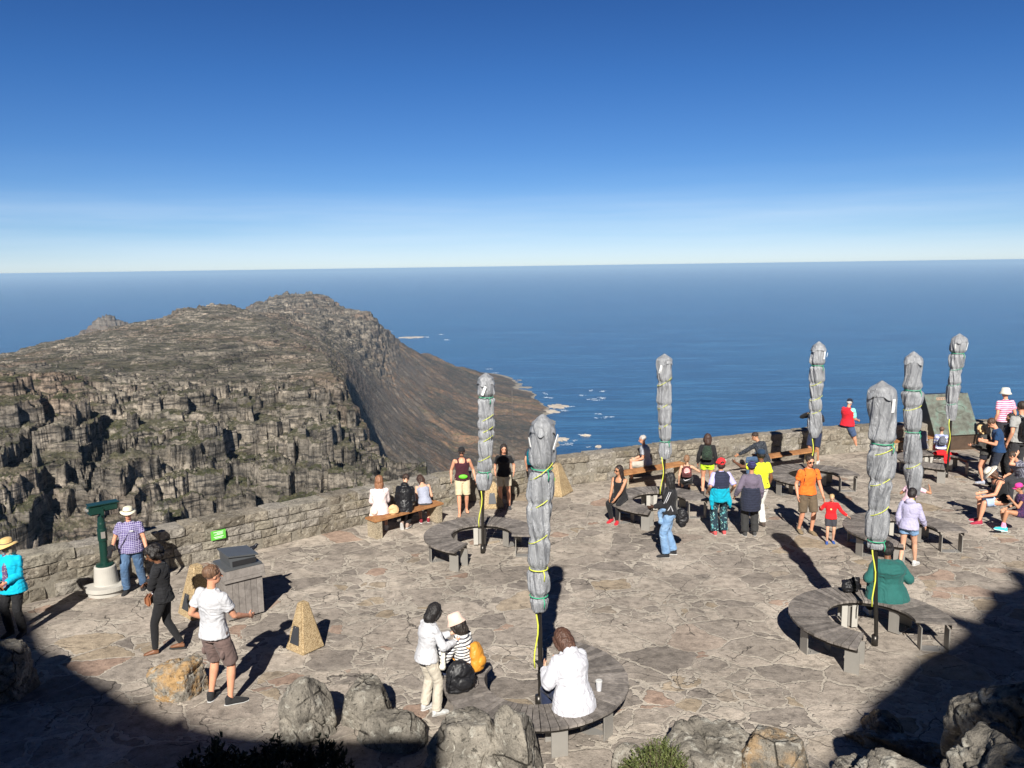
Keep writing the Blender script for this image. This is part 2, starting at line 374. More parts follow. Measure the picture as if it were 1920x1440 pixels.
def terrain_mat():
    k=NT('mountain_rock'); v=k.world(); g=k.n('ShaderNodeNewGeometry')
    sp=k.n('ShaderNodeSeparateXYZ',{0:g.outputs['True Normal']}); nz_=sp.outputs[2]
    sz=k.n('ShaderNodeSeparateXYZ',{0:v}).outputs[2]
    n1=k.noise(v,1/55,5,.62); n2=k.noise(v,1/7,4,.65); nbig=k.noise(v,1/380,4,.55)
    strat=k.noise(k.map(v,(1/45,1/45,1/3.6)),1,5,.68)
    rock=k.ramp(n1,[(.3,(.075,.068,.059)),(.5,(.178,.156,.127)),(.68,(.31,.265,.212))])
    rock=k.mix(k.ramp(nbig,[(.52,0.0),(.66,.55)]),rock,(.23,.155,.11))
    rock=k.mix(k.ramp(strat,[(.40,.9),(.49,0.0)]),rock,(.038,.035,.032))
    band=k.ramp(k.noise(k.map(v,(1/240,1/240,1/13.)),1,3,.6),[(.38,.62),(.60,1.22)]); rock=k.mix(1,rock,band,'MULTIPLY')
    lich=k.ramp(n2,[(.36,(.42,.42,.42)),(.60,(1.2,1.2,1.2))]); rock=k.mix(1,rock,lich,'MULTIPLY')
    veg=k.ramp(k.noise(v,1/16,5,.65),[(.3,(.024,.029,.015)),(.52,(.056,.056,.029)),(.72,(.105,.092,.054))])
    hi=k.ramp(k.math('MULTIPLY',k.math('SUBTRACT',sz,SEA),1/1067.),[(.40,0.0),(.62,1.0)])
    flat=k.math('ADD',nz_,k.math('MULTIPLY',k.math('SUBTRACT',k.noise(v,1/11,4,.7),.5),.9))
    far=k.ramp(k.math('MULTIPLY',k.n('ShaderNodeSeparateXYZ',{0:v}).outputs[1],1/4000.),[(.27,0.0),(.34,.36)])
    flat=k.ramp(k.math('SUBTRACT',flat,far),[(.52,0.0),(.76,1.0)])
    grow=k.ramp(k.noise(v,1/130,4,.6),[(.34,.30),(.52,1.0)])
    c_hi=k.mix(k.math('MULTIPLY',flat,grow),rock,veg)
    # lower slopes: fynbos, bare brown soil, purple-brown scrub
    s1=k.noise(k.map(v,(1/900,1/260,1/200),rot=(0,0,-.5)),1,7,.68,.9)
    low=k.ramp(s1,[(.30,(.045,.048,.034)),(.42,(.078,.070,.055)),(.50,(.125,.092,.070)),(.56,(.24,.140,.085)),(.61,(.15,.118,.068)),(.72,(.085,.078,.055))])
    low=k.mix(k.ramp(k.noise(k.map(v,(1/1100,1/420,1/400),rot=(0,0,-.5)),1,5,.62),[(.46,0.0),(.58,.85)]),low,(.048,.046,.042)); low=k.mix(k.ramp(k.noise(v,1/38,6,.7),[(.45,0.0),(.68,.75)]),low,(.052,.050,.036))
    steep=k.ramp(nz_,[(.62,1.0),(.80,0.0)]); low=k.mix(k.ramp(k.noise(v,1/95.,7,.75),[(.44,0.0),(.60,.6)]),low,(.145,.105,.075)); low=k.mix(k.ramp(k.noise(v,1/24.,5,.75),[(.5,0.0),(.6,.6)]),low,(.035,.035,.026)); low=k.mix(steep,low,(.16,.135,.11))
    c=k.mix(hi,low,c_hi)
    shore=k.ramp(k.math('SUBTRACT',sz,SEA),[(.0,1.0),(.9,1.0)])
    sh=k.ramp(k.math('MULTIPLY',k.math('SUBTRACT',k.math('SUBTRACT',sz,SEA),k.math('MULTIPLY',k.noise(v,1/45.,4,.7),11)),1/10.),[(-.0,.9),(.25,0.0)])
    c=k.mix(sh,c,(.26,.23,.185))
    k.set(Base_Color=c,Roughness=.95); k.b.inputs['Specular IOR Level'].default_value=.1
    crack=k.noise(k.map(v,(1/6.,1/6.,1/5.)),1,6,.75)
    b=k.bump(strat,.9,3.0); b=k.bump(crack,.7,2.2,b); b=k.bump(n2,.5,2.0,b)
    k.set(Normal=b); return k.m
ter=mesh_np('mountain_range',V,Fc,terrain_mat(),smooth=False); tag(ter,kind='structure')
# ------------------------------------------------ terrace paving
def paving_mat():
    k=NT('flagstone_paving'); v=k.world()
    flatv=k.map(v,(1,1,0))
    wob=k.noise(flatv,2.1,4,.6,col=True)
    vv=k.n('ShaderNodeVectorMath',{0:wob,1:(.5,.5,.5)},operation='SUBTRACT').outputs[0]
    vv=k.n('ShaderNodeVectorMath',{0:vv,'Scale':.34},operation='SCALE').outputs[0]
    vv=k.n('ShaderNodeVectorMath',{0:flatv,1:vv},operation='ADD').outputs[0]
    vv=k.map(vv,(1.0,1.12,1),rot=(0,0,.35))
    e1=k.vor(vv,1.42,'DISTANCE_TO_EDGE'); c1=k.vor(vv,1.42,'F1',1)
    e2=k.vor(vv,2.9,'DISTANCE_TO_EDGE'); c2=k.vor(vv,2.9,'F1',1)
    sc=k.n('ShaderNodeSeparateXYZ',{0:c1}); sc2=k.n('ShaderNodeSeparateXYZ',{0:c2})
    sub=k.math('GREATER_THAN',sc.outputs[0],.60)           # which big stones are broken up
    wn_=k.noise(flatv,1.3,3,.6); wn2=k.noise(flatv,9,4,.65)
    wdt=k.math('ADD',k.math('MULTIPLY',k.ramp(wn_,[(.35,0.0),(.7,1.0)]),.040),.010)
    wdt=k.math('ADD',wdt,k.math('MULTIPLY',k.math('SUBTRACT',wn2,.5),.05))
    e2s=k.math('ADD',k.math('MULTIPLY',e2,.50),k.math('MULTIPLY',k.math('SUBTRACT',1.0,sub),.5))
    ee=k.math('MINIMUM',e1,e2s)
    g=k.math('DIVIDE',ee,wdt); grout=k.ramp(g,[(.75,1.0),(1.15,0.0)])
    # hairline dark cracks
    e3=k.vor(k.map(vv,(1,1,1),loc=(3.3,1.7,0)),1.15,'DISTANCE_TO_EDGE')
    crack=k.ramp(e3,[(.004,1.0),(.012,0.0)]); crack=k.math('MULTIPLY',crack,k.ramp(k.noise(flatv,.8,2),[(.50,0.0),(.56,1.0)]))
    edge=k.ramp(g,[(1.0,0.0),(1.25,.75),(1.9,0.0)]); edge=k.math('MULTIPLY',edge,k.ramp(k.noise(flatv,3.1,3,.6),[(.45,0.0),(.6,1.0)]))
    tone=k.mix(sub,sc.outputs[1],sc2.outputs[1]); tone2=k.mix(sub,sc.outputs[2],sc2.outputs[2])
    st=k.ramp(tone,[(0,(.235,.204,.176)),(.35,(.310,.268,.227)),(.7,(.375,.322,.270)),(1,(.450,.390,.325))])
    st=k.mix(k.ramp(tone2,[(.945,0.0),(.96,.6)]),st,(.33,.205,.145))
    st=k.mix(k.ramp(tone2,[(.04,.6),(.06,0.0)]),st,(.35,.27,.175))
    n=k.noise(v,6.5,6,.68); st=k.mix(1,st,k.ramp(n,[(.28,.50),(.5,.98),(.75,1.36)]),'MULTIPLY')
    fine=k.noise(v,55,3,.7); st=k.mix(1,st,k.ramp(fine,[(.3,.82),(.7,1.18)]),'MULTIPLY')
    spots=k.ramp(k.noise(v,17,3,.55),[(.66,0.0),(.71,.8)]); st=k.mix(spots,st,(.045,.040,.034))
    gr=k.mix(1,(.48,.425,.355),k.ramp(k.noise(v,14,5,.7),[(.3,.72),(.7,1.12)]),'MULTIPLY')
    c=k.mix(grout,st,gr)
    dirt=k.ramp(k.noise(flatv,.55,5,.65),[(.38,.78),(.62,1.06)]); c=k.mix(1,c,dirt,'MULTIPLY')
    cem=k.ramp(k.noise(k.map(flatv,(1,1,1),loc=(5,2,0)),.42,4,.6),[(.64,0.0),(.70,.7)]); c=k.mix(cem,c,gr)
    c=k.mix(k.math('MULTIPLY',crack,.8),c,(.03,.027,.024)); c=k.mix(k.math('MULTIPLY',edge,.75),c,(.05,.045,.038))
    k.set(Base_Color=c,Roughness=.93); k.b.inputs['Specular IOR Level'].default_value=.18
    h=k.math('ADD',k.ramp(g,[(.7,0.0),(1.5,1.0)]),k.math('MULTIPLY',n,.7)); h=k.math('ADD',h,k.math('MULTIPLY',tone,.5))
    b=k.bump(h,.85,.03); b=k.bump(fine,.35,.008,b); b=k.bump(k.noise(v,20,5,.7),.5,.02,b)
    k.set(Normal=b); return k.m
WALLPX=[(-420,1255),(-150,1184),(0,1147),(58,1131),(145,1108),(230,1088),(350,1062),(477,1033),(564,1012),(646,992),(740,970),(830,950),(930,933),(1033,914),(1140,901),(1230,889),(1302,880),(1377,873),(1470,861),(1555,852),(1640,845),(1760,842),(1900,838),(2100,833)]
WP=[G(*p) for p in WALLPX]
V=[];F=[]
for i,p in enumerate(WP):
    nx=(WP[min(i+1,len(WP)-1)]-WP[max(i-1,0)]).xy.normalized(); nrm=Vector((-nx.y,nx.x))
    q=p.xy+nrm*.75
    for j in range(9):
        t=j/8; x=p.x*0+q.x; y=-14+(q.y+14)*t; V.append((x,y,gz(x,y)))
for i in range(len(WP)-1):
    for j in range(8): a=i*9+j; F.append((a,a+9,a+10,a+1))
me=bpy.data.meshes.new('terrace_paving'); me.from_pydata(V,[],F)
bm=bmesh.new(); bm.from_mesh(me); bmesh.ops.recalc_face_normals(bm,faces=bm.faces)
if sum(f.normal.z for f in bm.faces)<0: bmesh.ops.reverse_faces(bm,faces=bm.faces)
bm.to_mesh(me); bm.free(); me.materials.append(paving_mat()); pav=link(bpy.data.objects.new('terrace_paving',me)); tag(pav,kind='structure')
# ------------------------------------------------ stone parapet
def wallstone_mat():
    k=NT('lichened_sandstone'); v=k.world(); vc=k.n('ShaderNodeVertexColor',layer_name='tint').outputs[0]
    n=k.noise(v,4.5,6,.7); n2=k.noise(v,26,5,.7)
    c=k.ramp(n,[(.28,(.125,.114,.100)),(.48,(.245,.222,.192)),(.7,(.37,.338,.288))])
    c=k.mix(1,c,vc,'MULTIPLY')
    c=k.mix(k.ramp(k.noise(v,11,4,.7),[(.56,0.0),(.66,.75)]),c,(.42,.385,.32))
    c=k.mix(k.ramp(n2,[(.36,.85),(.46,0.0)]),c,(.050,.045,.036))
    c=k.mix(k.ramp(k.noise(v,2.1,3,.6),[(.60,0.0),(.72,.4)]),c,(.16,.135,.07))
    k.set(Base_Color=c,Roughness=.95); k.b.inputs['Specular IOR Level'].default_value=.12
    b=k.bump(n,.7,.04); b=k.bump(n2,.8,.02,b); k.set(Normal=b); return k.m
WSTONE=wallstone_mat()
MORTAR=simple('lime_mortar',(.21,.19,.155),.95,var=.3,sc=20,bump=.6,bsc=60,spec=.1)
def arc_path(P):
    s=[0]
    for a,b in zip(P,P[1:]): s.append(s[-1]+(b.xy-a.xy).length)
    return s
# smooth the path
PS=arc_path(WP); Ltot=PS[-1]
sm=[]
for i in range(int(Ltot/.25)+1):
    s0=i*.25; acc=Vector((0,0,0)); wt=0
    for o in np.linspace(-1.2,1.2,9):
        t=min(max(s0+o,0),Ltot); x=np.interp(t,PS,[p.x for p in WP]); y=np.interp(t,PS,[p.y for p in WP]); acc+=Vector((x,y,0))
    acc/=9; sm.append(Vector((acc.x,acc.y,gz(acc.x,acc.y))))
smS=arc_path(sm); WL=smS[-1]
def wp(s):
    s=min(max(s,0),WL-.01); x=float(np.interp(s,smS,[p.x for p in sm])); y=float(np.interp(s,smS,[p.y for p in sm])); 
    x2=float(np.interp(min(s+.2,WL),smS,[p.x for p in sm])); y2=float(np.interp(min(s+.2,WL),smS,[p.y for p in sm]))
    x1=float(np.interp(max(s-.2,0),smS,[p.x for p in sm])); y1=float(np.interp(max(s-.2,0),smS,[p.y for p in sm]))
    t=Vector((x2-x1,y2-y1,0)).normalized(); n=Vector((-t.y,t.x,0)); return Vector((x,y,gz(x,y))),t,n
def wall_h(s):   # height above paving
    p,_,_=wp(s); px,_y=topx(p); return float(np.interp(px,[-400,100,700,950,1100,1400,1600,2100],[.86,.84,.80,.78,.80,.84,.85,.85]))
TH=.50
rng=random.Random(3)
bmw=bmesh.new(); tint=bmw.loops.layers.color.new('tint')
def wblock(s0,s1,n0,n1,z0,z1,tn,cap=False):
    L=s1-s0; nx=max(3,int(L/.07)); nyy=2 if not cap else 5; nzz=4
    sm_=(s0+s1)/2; p,t,n=wp(sm_)
    bb=bmesh.new(); bmesh.ops.create_grid(bb,x_segments=1,y_segments=1,size=.5); bb.free()
    vs={}
    def vert(i,j,k):
        if (i,j,k) in vs: return vs[(i,j,k)]
        u=i/nx;v=j/nyy;w_=k/nzz
        ex=.010 ; 
        uu=s0+.008+(L-.016)*u; nn=n0+(n1-n0)*v; zz=z0+.008+(z1-z0-.016)*w_
        cnt=(i in(0,nx))+(j in(0,nyy))+(k in(0,nzz))
        pp,tt,nm=wp(uu)
        pos=pp+nm*nn+Vector((0,0,zz))
        if cnt>=2:
            c=wp(sm_)[0]+n*((n0+n1)/2)+Vector((0,0,(z0+z1)/2)); d=(c-pos); 
            if j in (0,nyy): pos+=nm*(ex if j==0 else -ex)*.8
            if k in (0,nzz): pos.z+=(ex if k==0 else -ex)*.5
            if i in (0,nx): pos+=tt*(ex if i==0 else -ex)*.5
        f=float(fbm(np.array([pos.x*5]),np.array([pos.y*5]),np.array([pos.z*5+sm_]),o=3,seed=5,g=.62)[0])
        pos+=nm*f*.055+Vector((0,0,f*.012))
        vs[(i,j,k)]=bmw.verts.new(pos); return vs[(i,j,k)]
    def face(a,b,c,d):
        try:
            f=bmw.faces.new((a,b,c,d)); f.smooth=False
            for l in f.loops: l[tint]=(tn,tn*.985,tn*.95,1)
        except ValueError: pass
    for i in range(nx):
        for k in range(nzz):
            face(vert(i,0,k),vert(i+1,0,k),vert(i+1,0,k+1),vert(i,0,k+1)); face(vert(i,nyy,k+1),vert(i+1,nyy,k+1),vert(i+1,nyy,k),vert(i,nyy,k))
        for j in range(nyy): face(vert(i,j,nzz),vert(i+1,j,nzz),vert(i+1,j+1,nzz),vert(i,j+1,nzz))
    for k in range(nzz):
        for j in range(nyy):
            face(vert(0,j+1,k),vert(0,j,k),vert(0,j,k+1),vert(0,j+1,k+1)); face(vert(nx,j,k),vert(nx,j+1,k),vert(nx,j+1,k+1),vert(nx,j,k+1))
drains=[topx(Vector((0,0,0)))]*0
DR=[]   # arc-lengths of the drain holes
for dpx in (92,490,556,706,1110,1560):
    best=min(range(int(WL*10)),key=lambda i:abs(topx(wp(i/10)[0])[0]-dpx)); DR.append(best/10)
for (za,zb,cap) in ((0,.30,False),(.30,.52,False),(.52,.76,False),(.76,1,True)):
    s=0.0
    while s<WL-.2:
        L=rng.uniform(.26,.72) if not cap else rng.uniform(.35,.95); L=min(L,WL-s)
        e=s+L; H=wall_h(s+L/2); skip=False
        if za==0:
            for d in DR:
                if s<d-.07<e: e=d-.07
                elif s<d+.07 and s>=d-.0701: s=d+.07; e=s+rng.uniform(.4,.7)
        tn=rng.uniform(.80,1.15); jz=rng.uniform(-.02,.02)
        z0=(za*H if za==0 else za*H+jz*0); z1=zb*H+(rng.uniform(-.015,.02) if cap else 0)
        off=rng.uniform(-.02,.02)
        wblock(s,e,off,TH,z0,z1,tn,cap); s=e
mew=bpy.data.meshes.new('stone_parapet_wall'); bmw.to_mesh(mew); bmw.free(); mew.materials.append(WSTONE)
wall=link(bpy.data.objects.new('stone_parapet_wall',mew))
tag(wall,'low rough sandstone parapet wall curving along the far edge of the terrace','wall')
mo=MB(); vs=[];fs=[]
M=int(WL/.3)
for i in range(M+1):
    p,t,n=wp(i*WL/M); H=wall_h(i*WL/M)
    for (a,z) in ((.022,-.05),(.022,H-.03),(TH-.03,H-.03),(TH-.03,-.05)): vs.append(p+n*a+Vector((0,0,z)))
for i in range(M):
    for k_ in range(4): fs.append((i*4+k_,(i+1)*4+k_,(i+1)*4+(k_+1)%4,i*4+(k_+1)%4))
mo.add(vs,fs); mo.build('mortar_core',MORTAR,wall)
# ------------------------------------------------ boulders
def rock_mat(name,ochre=0.0,light=1.0):
    k=NT(name); v=k.world(); n=k.noise(v,3.2,6,.68); n2=k.noise(v,15,6,.7); n3=k.noise(v,60,4,.7)
    a=light
    c=k.ramp(n,[(.3,(.085*a,.078*a,.066*a)),(.5,(.185*a,.168*a,.142*a)),(.68,(.30*a,.272*a,.228*a))])
    if ochre: c=k.mix(k.ramp(k.noise(v,4.2,5,.65),[(.44,0.0),(.58,ochre)]),c,(.38,.24,.11))
    c=k.mix(k.ramp(k.noise(v,5.5,5,.62,.8),[(.55,0.0),(.62,.85)]),c,(.36,.345,.30))
    c=k.mix(k.ramp(n2,[(.34,.9),(.44,0.0)]),c,(.035,.033,.028))
    c=k.mix(1,c,k.ramp(n3,[(.3,.75),(.7,1.22)]),'MULTIPLY')
    e=k.vor(k.map(v,(1.0,1.0,.8),loc=(.3,.8,.1)),1.7,'DISTANCE_TO_EDGE'); cr=k.ramp(e,[(.006,1.0),(.022,0.0)])
    cr=k.math('MULTIPLY',cr,k.ramp(k.noise(v,1.9,2),[(.52,0.0),(.58,.9)]))
    c=k.mix(cr,c,(.02,.018,.015))
    k.set(Base_Color=c,Roughness=.95); k.b.inputs['Specular IOR Level'].default_value=.12
    b=k.bump(n,.6,.07); b=k.bump(n2,.7,.03,b); b=k.bump(cr,-.8,.04,b) if False else k.bump(k.math('SUBTRACT',1.0,cr),.6,.03,b); b=k.bump(n3,.4,.008,b)
    k.set(Normal=b); return k.m
RGREY=rock_mat('grey_lichen_rock'); ROCH=rock_mat('ochre_rock',.95,1.15); RBRN=rock_mat('brown_rock',.5,.8)
bmi=bmesh.new(); bmesh.ops.create_icosphere(bmi,subdivisions=6,radius=1); ICO=np.array([v.co for v in bmi.verts]); ICOF=np.array([[v.index for v in f.verts] for f in bmi.faces]); bmi.free()
def boulder(px,by,wpx,hpx,label,seed,mat=None,depth=None,point=0.0,flat=None,yaw=None,planes=18,up=0.0,tilt=0.0):
    p=G(px,by,up); zc=(p-Vector((0,0,HC))).dot(Fv); mpp=zc/FPX
    W=wpx*mpp; D=(depth if depth else W*.8); 
    dep=math.atan2(HC-p.z,math.hypot(p.x,p.y)); 
    Hh=max(.12,(hpx*mpp-D*.42*math.sin(dep)*1.0)/math.cos(dep)) if hpx else W*.5
    rs=np.random.RandomState(seed); n=rs.normal(size=(planes,3)); n/=np.linalg.norm(n,axis=1)[:,None]; d=rs.uniform(.66,.95,planes)
    d=np.append(d,[.9]); n=np.vstack([n,[[0,0,1]]])
    if flat: n[-1]=np.array(flat)/np.linalg.norm(flat); d[-1]=.62
    dots=ICO@n.T; r=np.where(dots>.05,d/np.maximum(dots,.05),9); r=np.minimum(r,1.12)
    r=-np.log(np.exp(-r*70).sum(1)/1.0)/70; r=np.clip(r,.3,1.2)
    P=ICO*r[:,None]; P[:,2]=np.where(P[:,2]>0,P[:,2]*(1+point*np.exp(-((P[:,0]+.15)**2+P[:,1]**2)*5)),P[:,2])
    mx=np.abs(P[:,:2]).max(0); P[:,0]/=mx[0]; P[:,1]/=mx[1]; P[:,2]/=P[:,2].max()
    if tilt: P[:,2]+=tilt*P[:,0]
    P=P*np.array([W/2,D/2,Hh])
    f1=fbm(P[:,0]*3+seed,P[:,1]*3,P[:,2]*3,o=5,seed=seed,g=.58); f2=np.abs(fbm(P[:,0]*1.6,P[:,1]*1.6+seed,P[:,2]*1.6,o=3,seed=seed+9))
    ground=np.exp(-f2*28)
    lay=(P@np.array([.25,.15,1.0]))*9/min(1.2,W)+f1*2.2; lay=np.abs((lay%1)-.5)*2
    f3=fbm(P[:,0]*14,P[:,1]*14,P[:,2]*14+seed,o=3,seed=seed+2,g=.6)
    P=P+ICO*((f1*.065-ground*.085-np.clip(lay-.80,0,1)*.16+f3*.022)*min(1,W))[:,None]
    P[:,2]=np.maximum(P[:,2],-.15)
    o=mesh_np('boulder',P,ICOF,mat or RGREY,smooth=True)
    # stand it so that its near foot is at the pixel
    fx=Vector((p.x,p.y,0)).normalized(); c=p+Vector((fx.x,fx.y,0))*D*.42; o.location=(c.x,c.y,gz(c.x,c.y)+up-.03)
    o.rotation_euler=(0,0,yaw if yaw is not None else math.atan2(-fx.x,fx.y)+rs.uniform(-.15,.15))
    tag(o,label,'boulder','boulders at the near edge of the terrace'); return o
boulder(18,1318,115,112,'dark boulder in shadow at the left edge of the picture',1,depth=.8)
boulder(340,1316,112,86,'squat boulder with an ochre broken face behind the man in brown shorts',5,ROCH,depth=.62)
boulder(572,1402,124,128,'pointed grey boulder, nearest to the small pyramid marker with the black plate',12,depth=.75,point=.35)
boulder(693,1368,124,92,'pale grey rugged boulder behind the smooth low one, left of the woman in cream trousers',23,depth=.7)
boulder(736,1412,142,72,'smooth low grey boulder lying in front of the pale rugged one',31,depth=.55,planes=9)
boulder(878,1500,165,148,'large rounded grey boulder in front of the woman in cream trousers',44,depth=.85,planes=10)
boulder(975,1500,135,165,'large split grey boulder leaning against the near ring bench',52,RGREY,depth=.75,tilt=-.28)
boulder(1188,1462,95,62,'small grey boulder left of the green bush',63,depth=.45)
boulder(1330,1485,195,112,'broad flat topped grey boulder right of the green bush',71,RGREY,depth=1.0,flat=(.1,-.1,1),planes=9)
boulder(1440,1490,150,110,'brown sided block at the bottom edge, right of the broad flat topped boulder',84,RBRN,depth=.7,flat=(0,0,1))
boulder(1647,1385,84,50,'small black looking boulder lying in the shade on the right',95,RBRN,depth=.45,planes=9)
boulder(1872,1425,190,150,'tall boulder with a sunlit white top at the right edge',102,depth=.7,planes=12,up=1.75)
boulder(1862,1450,105,88,'small boulder with swirls of pale lichen below the tall right edge boulder',115,depth=.35,up=2.0)
boulder(1680,1500,250,78,'long low boulder with a pale lichen patch at the bottom right edge',121,depth=.5,up=2.1)
boulder(1880,1530,290,140,'wide cracked boulder in the bottom right corner',133,depth=.7,up=2.3)
boulder(1598,1462,95,34,'small flat boulder with a sunlit rim left of the long low one',141,depth=.3,up=2.0)
boulder(1700,1425,230,40,'long flat slab lying in the shade in front of the small black boulder',153,RBRN,depth=.4,flat=(0,0,1))
bx=np.linspace(2.0,9.5,60); by_=np.linspace(.8,8.6,60); BX,BY=np.meshgrid(bx,by_,indexing='ij')
hb=np.clip((6.9-BY+(BX-3)*.22)/2.6,0,1)*np.clip((BX-2.1-(BY-3)*.22)/.9,0,1); hb=hb*hb*(3-2*hb)*2.0+fbm(BX*1.6,BY*1.6,o=4,seed=7)*.14*hb-.06-SLOPE*BY
ii,jj=np.meshgrid(np.arange(59),np.arange(59),indexing='ij'); q=(ii*60+jj).ravel()
tag(mesh_np('rocky_bank',np.stack([BX,BY,hb],-1).reshape(-1,3),np.stack([q,q+60,q+61,q+1],-1),RBRN),kind='structure')
# ------------------------------------------------ bushes
def leafmat(name,a,b):
    k=NT(name); v=k.world(); k.set(Base_Color=k.ramp(k.noise(v,9,3,.7),[(.3,a),(.7,b)]),Roughness=.6); k.b.inputs['Specular IOR Level'].default_value=.3
    k.b.inputs['Subsurface Weight'].default_value=0.0; return k.m
LEAF=leafmat('heath_leaf',(.045,.065,.018),(.13,.15,.045)); LEAF2=leafmat('dark_scrub_leaf',(.012,.018,.010),(.03,.04,.018)); TWIG=simple('twig_bark',(.10,.075,.05),.9)
def bush(px,by,wpx,h,label,seed,n=260,leaf=.022,mat=None,spread=1.0):
    rs=random.Random(seed); p=G(px,by); W=wpx*((p-Vector((0,0,HC))).dot(Fv)/FPX)
    root=empty('bush',p,0,label,'bush','scrub growing between the near boulders')
    st=MB(); lf=MB()
    for i in range(n):
        a=rs.uniform(0,6.283); rr=W/2*math.sqrt(rs.random()); hh=h*(1-.75*(rr/(W/2))**2)*rs.uniform(.75,1.12)
        b=Vector((rr*.45*math.cos(a),rr*.45*math.sin(a)*.8,0)); t=Vector((rr*spread*math.cos(a),rr*spread*math.sin(a)*.8,hh)); md=(b+t)/2+Vector((rs.uniform(-.02,.02),rs.uniform(-.02,.02),h*.08))
        if i%3==0: st.tube([b,md,t],[.005,.004,.002],4)
        for j in range(15):
            u=rs.uniform(.45,1.02); c=b.lerp(md,u*2) if u<.5 else md.lerp(t,u*2-1)
            d=Vector((rs.gauss(0,.6),rs.gauss(0,.6),rs.uniform(.2,1.1))).normalized()*leaf*rs.uniform(.8,1.9); sd_=d.cross(Vector((rs.random()-.5,rs.random()-.5,rs.random()-.5))).normalized()*leaf*.24
            lf.add([c-sd_,c+sd_,c+d*.6+sd_*.8,c+d,c+d*.6-sd_*.8],[(0,1,2,3,4)])
    me_=bpy.data.meshes.new('foliage'); me_.from_pydata(lf.v,[],lf.f); me_.materials.append(mat or LEAF); link(bpy.data.objects.new('foliage',me_),root)
    st.build('stem',TWIG,root); return root
bush(1236,1470,160,.50,'bright green heath bush at the bottom edge between two boulders',2,n=420,leaf=.020)
bush(410,1500,200,.62,'dark spiky scrub in the shaded bottom left corner',3,n=170,leaf=.05,mat=LEAF2)
bush(520,1470,150,.50,'dark scrub below the pointed grey boulder',4,n=130,leaf=.045,mat=LEAF2)
bush(612,1470,110,.52,'thin dark scrub below the gap between two grey boulders',5,n=90,leaf=.045,mat=LEAF2)
# ------------------------------------------------ unseen blockers added behind the viewpoint, outlined from the big shadows they throw
def caster(name,pts,y0,depth,extra):
    S=[]
    for (px,py) in pts:
        g=G(px,py); s=(g.y-y0)/(-sd.y); S.append(g+sd*s)
    S=S+[Vector(e) for e in extra]
    A=[(p.x,p.y,p.z) for p in S]; k2=depth/(-sd.y); B=[tuple(p+sd*k2) for p in S]
    n=len(A); mb=MB(); mb.add(A+B,[tuple(range(n)),tuple(range(2*n-1,n-1,-1))]+[(i,(i+1)%n,n+(i+1)%n,n+i) for i in range(n)])
    return tag(mb.build(name,RGREY),kind='structure')
caster('unseen_shadow_caster',[(-700,900),(-300,1050),(0,1130),(66,1150),(80,1205),(84,1212),(118,1236),(140,1242),(150,1252),(205,1290),(210,1278),(216,1297),(262,1320),(272,1303),(276,1326),(330,1352),(352,1336),(356,1356),(400,1368),(470,1378),(560,1386),(640,1386),(700,1384),(860,1384)],-7,2.5,[(-2.0,-7,-1),(-40,-7,-1)])
caster('unseen_shadow_caster',[(1500,1500),(1516,1470),(1548,1435),(1580,1380),(1600,1352),(1640,1306),(1672,1282),(1712,1240),(1740,1222),(1775,1208),(1800,1190),(1808,1182),(1768,1160),(1755,1150),(1760,1146),(1800,1156),(1828,1164),(1832,1150),(1856,1128),(1846,1110),(1850,1104),(1876,1108),(1905,1098),(1885,1072),(1886,1064),(1930,1076),(2050,1010),(2300,980)],-7,2.5,[(40,-7,8),(40,-7,-1),(2.55,-7,-1),(2.4,-7,8)])
# ------------------------------------------------ far shore rocks and surf
def flatpatch(name,px,py,w,h,z,mat,seed,kind=None,label=None,cat=None,th=6.0,grp=None):
    d=ray(px,py); t=(HC-SEA)/-d.z; c=Vector((0,0,HC))+d*t; m1=t/FPX*d.dot(Fv) if False else t/FPX
    rs=random.Random(seed); n=26; W=w*m1; D=h*m1/abs(d.z)
    fx=Vector((d.x,d.y,0)).normalized(); rx=Vector((fx.y,-fx.x,0)); vs=[];
    for i in range(n):
        a=2*math.pi*i/n; r=rs.uniform(.55,1.1); vs.append(c+rx*math.cos(a)*W/2*r+fx*math.sin(a)*D/2*r)
    top=[Vector((v.x,v.y,SEA+z+rs.uniform(0,th*.3))) for v in vs]; bot=[Vector((v.x,v.y,SEA-3)) for v in vs]
    top2=[c.lerp(v,.55)+Vector((0,0,0)) for v in vs]; top2=[Vector((v.x,v.y,SEA+z+th*rs.uniform(.4,1))) for v in top2]
    fs=[(i,(i+1)%n,n+(i+1)%n,n+i) for i in range(n)]+[(n+i,n+(i+1)%n,2*n+(i+1)%n,2*n+i) for i in range(n)]+[tuple(2*n+i for i in range(n))]
    mb=MB(); mb.add(bot+top+top2,fs); o=mb.build(name,mat); 
    tag(o,label,cat,grp,kind); return o
SHORE=simple('pale_granite',(.42,.36,.29),.9,var=.3,sc=.02)
k=NT('sea_foam'); nn=k.noise(k.world(),1/14.,5,.7); k.set(Base_Color=(.75,.80,.83),Roughness=.8,Alpha=k.ramp(nn,[(.46,0.0),(.56,1.0)])); FOAM=k.m
lab={}
for i,(px,py,w,h,l) in enumerate([(770,633,56,3.2,'long thin spit of pale rock off the far headland'),(1046,762,42,9,'pale rock shelf at the tip of the brown slope'),(1052,824,40,8,'low pale sea rock just above the wall beside the nearest wrapped parasol'),(1098,817,20,4,'small pale sea rock in open water, upper one of two'),(1122,838,14,5,'small pale sea rock close above the wall'),(1030,772,40,7,'pale boulders on the shore below the brown slope')]):
    flatpatch('sea_rock',px,py,w,h,1.5,SHORE,i+5,label=l,cat='rock',th=9,grp='rocks off the shore')
rs=random.Random(9)
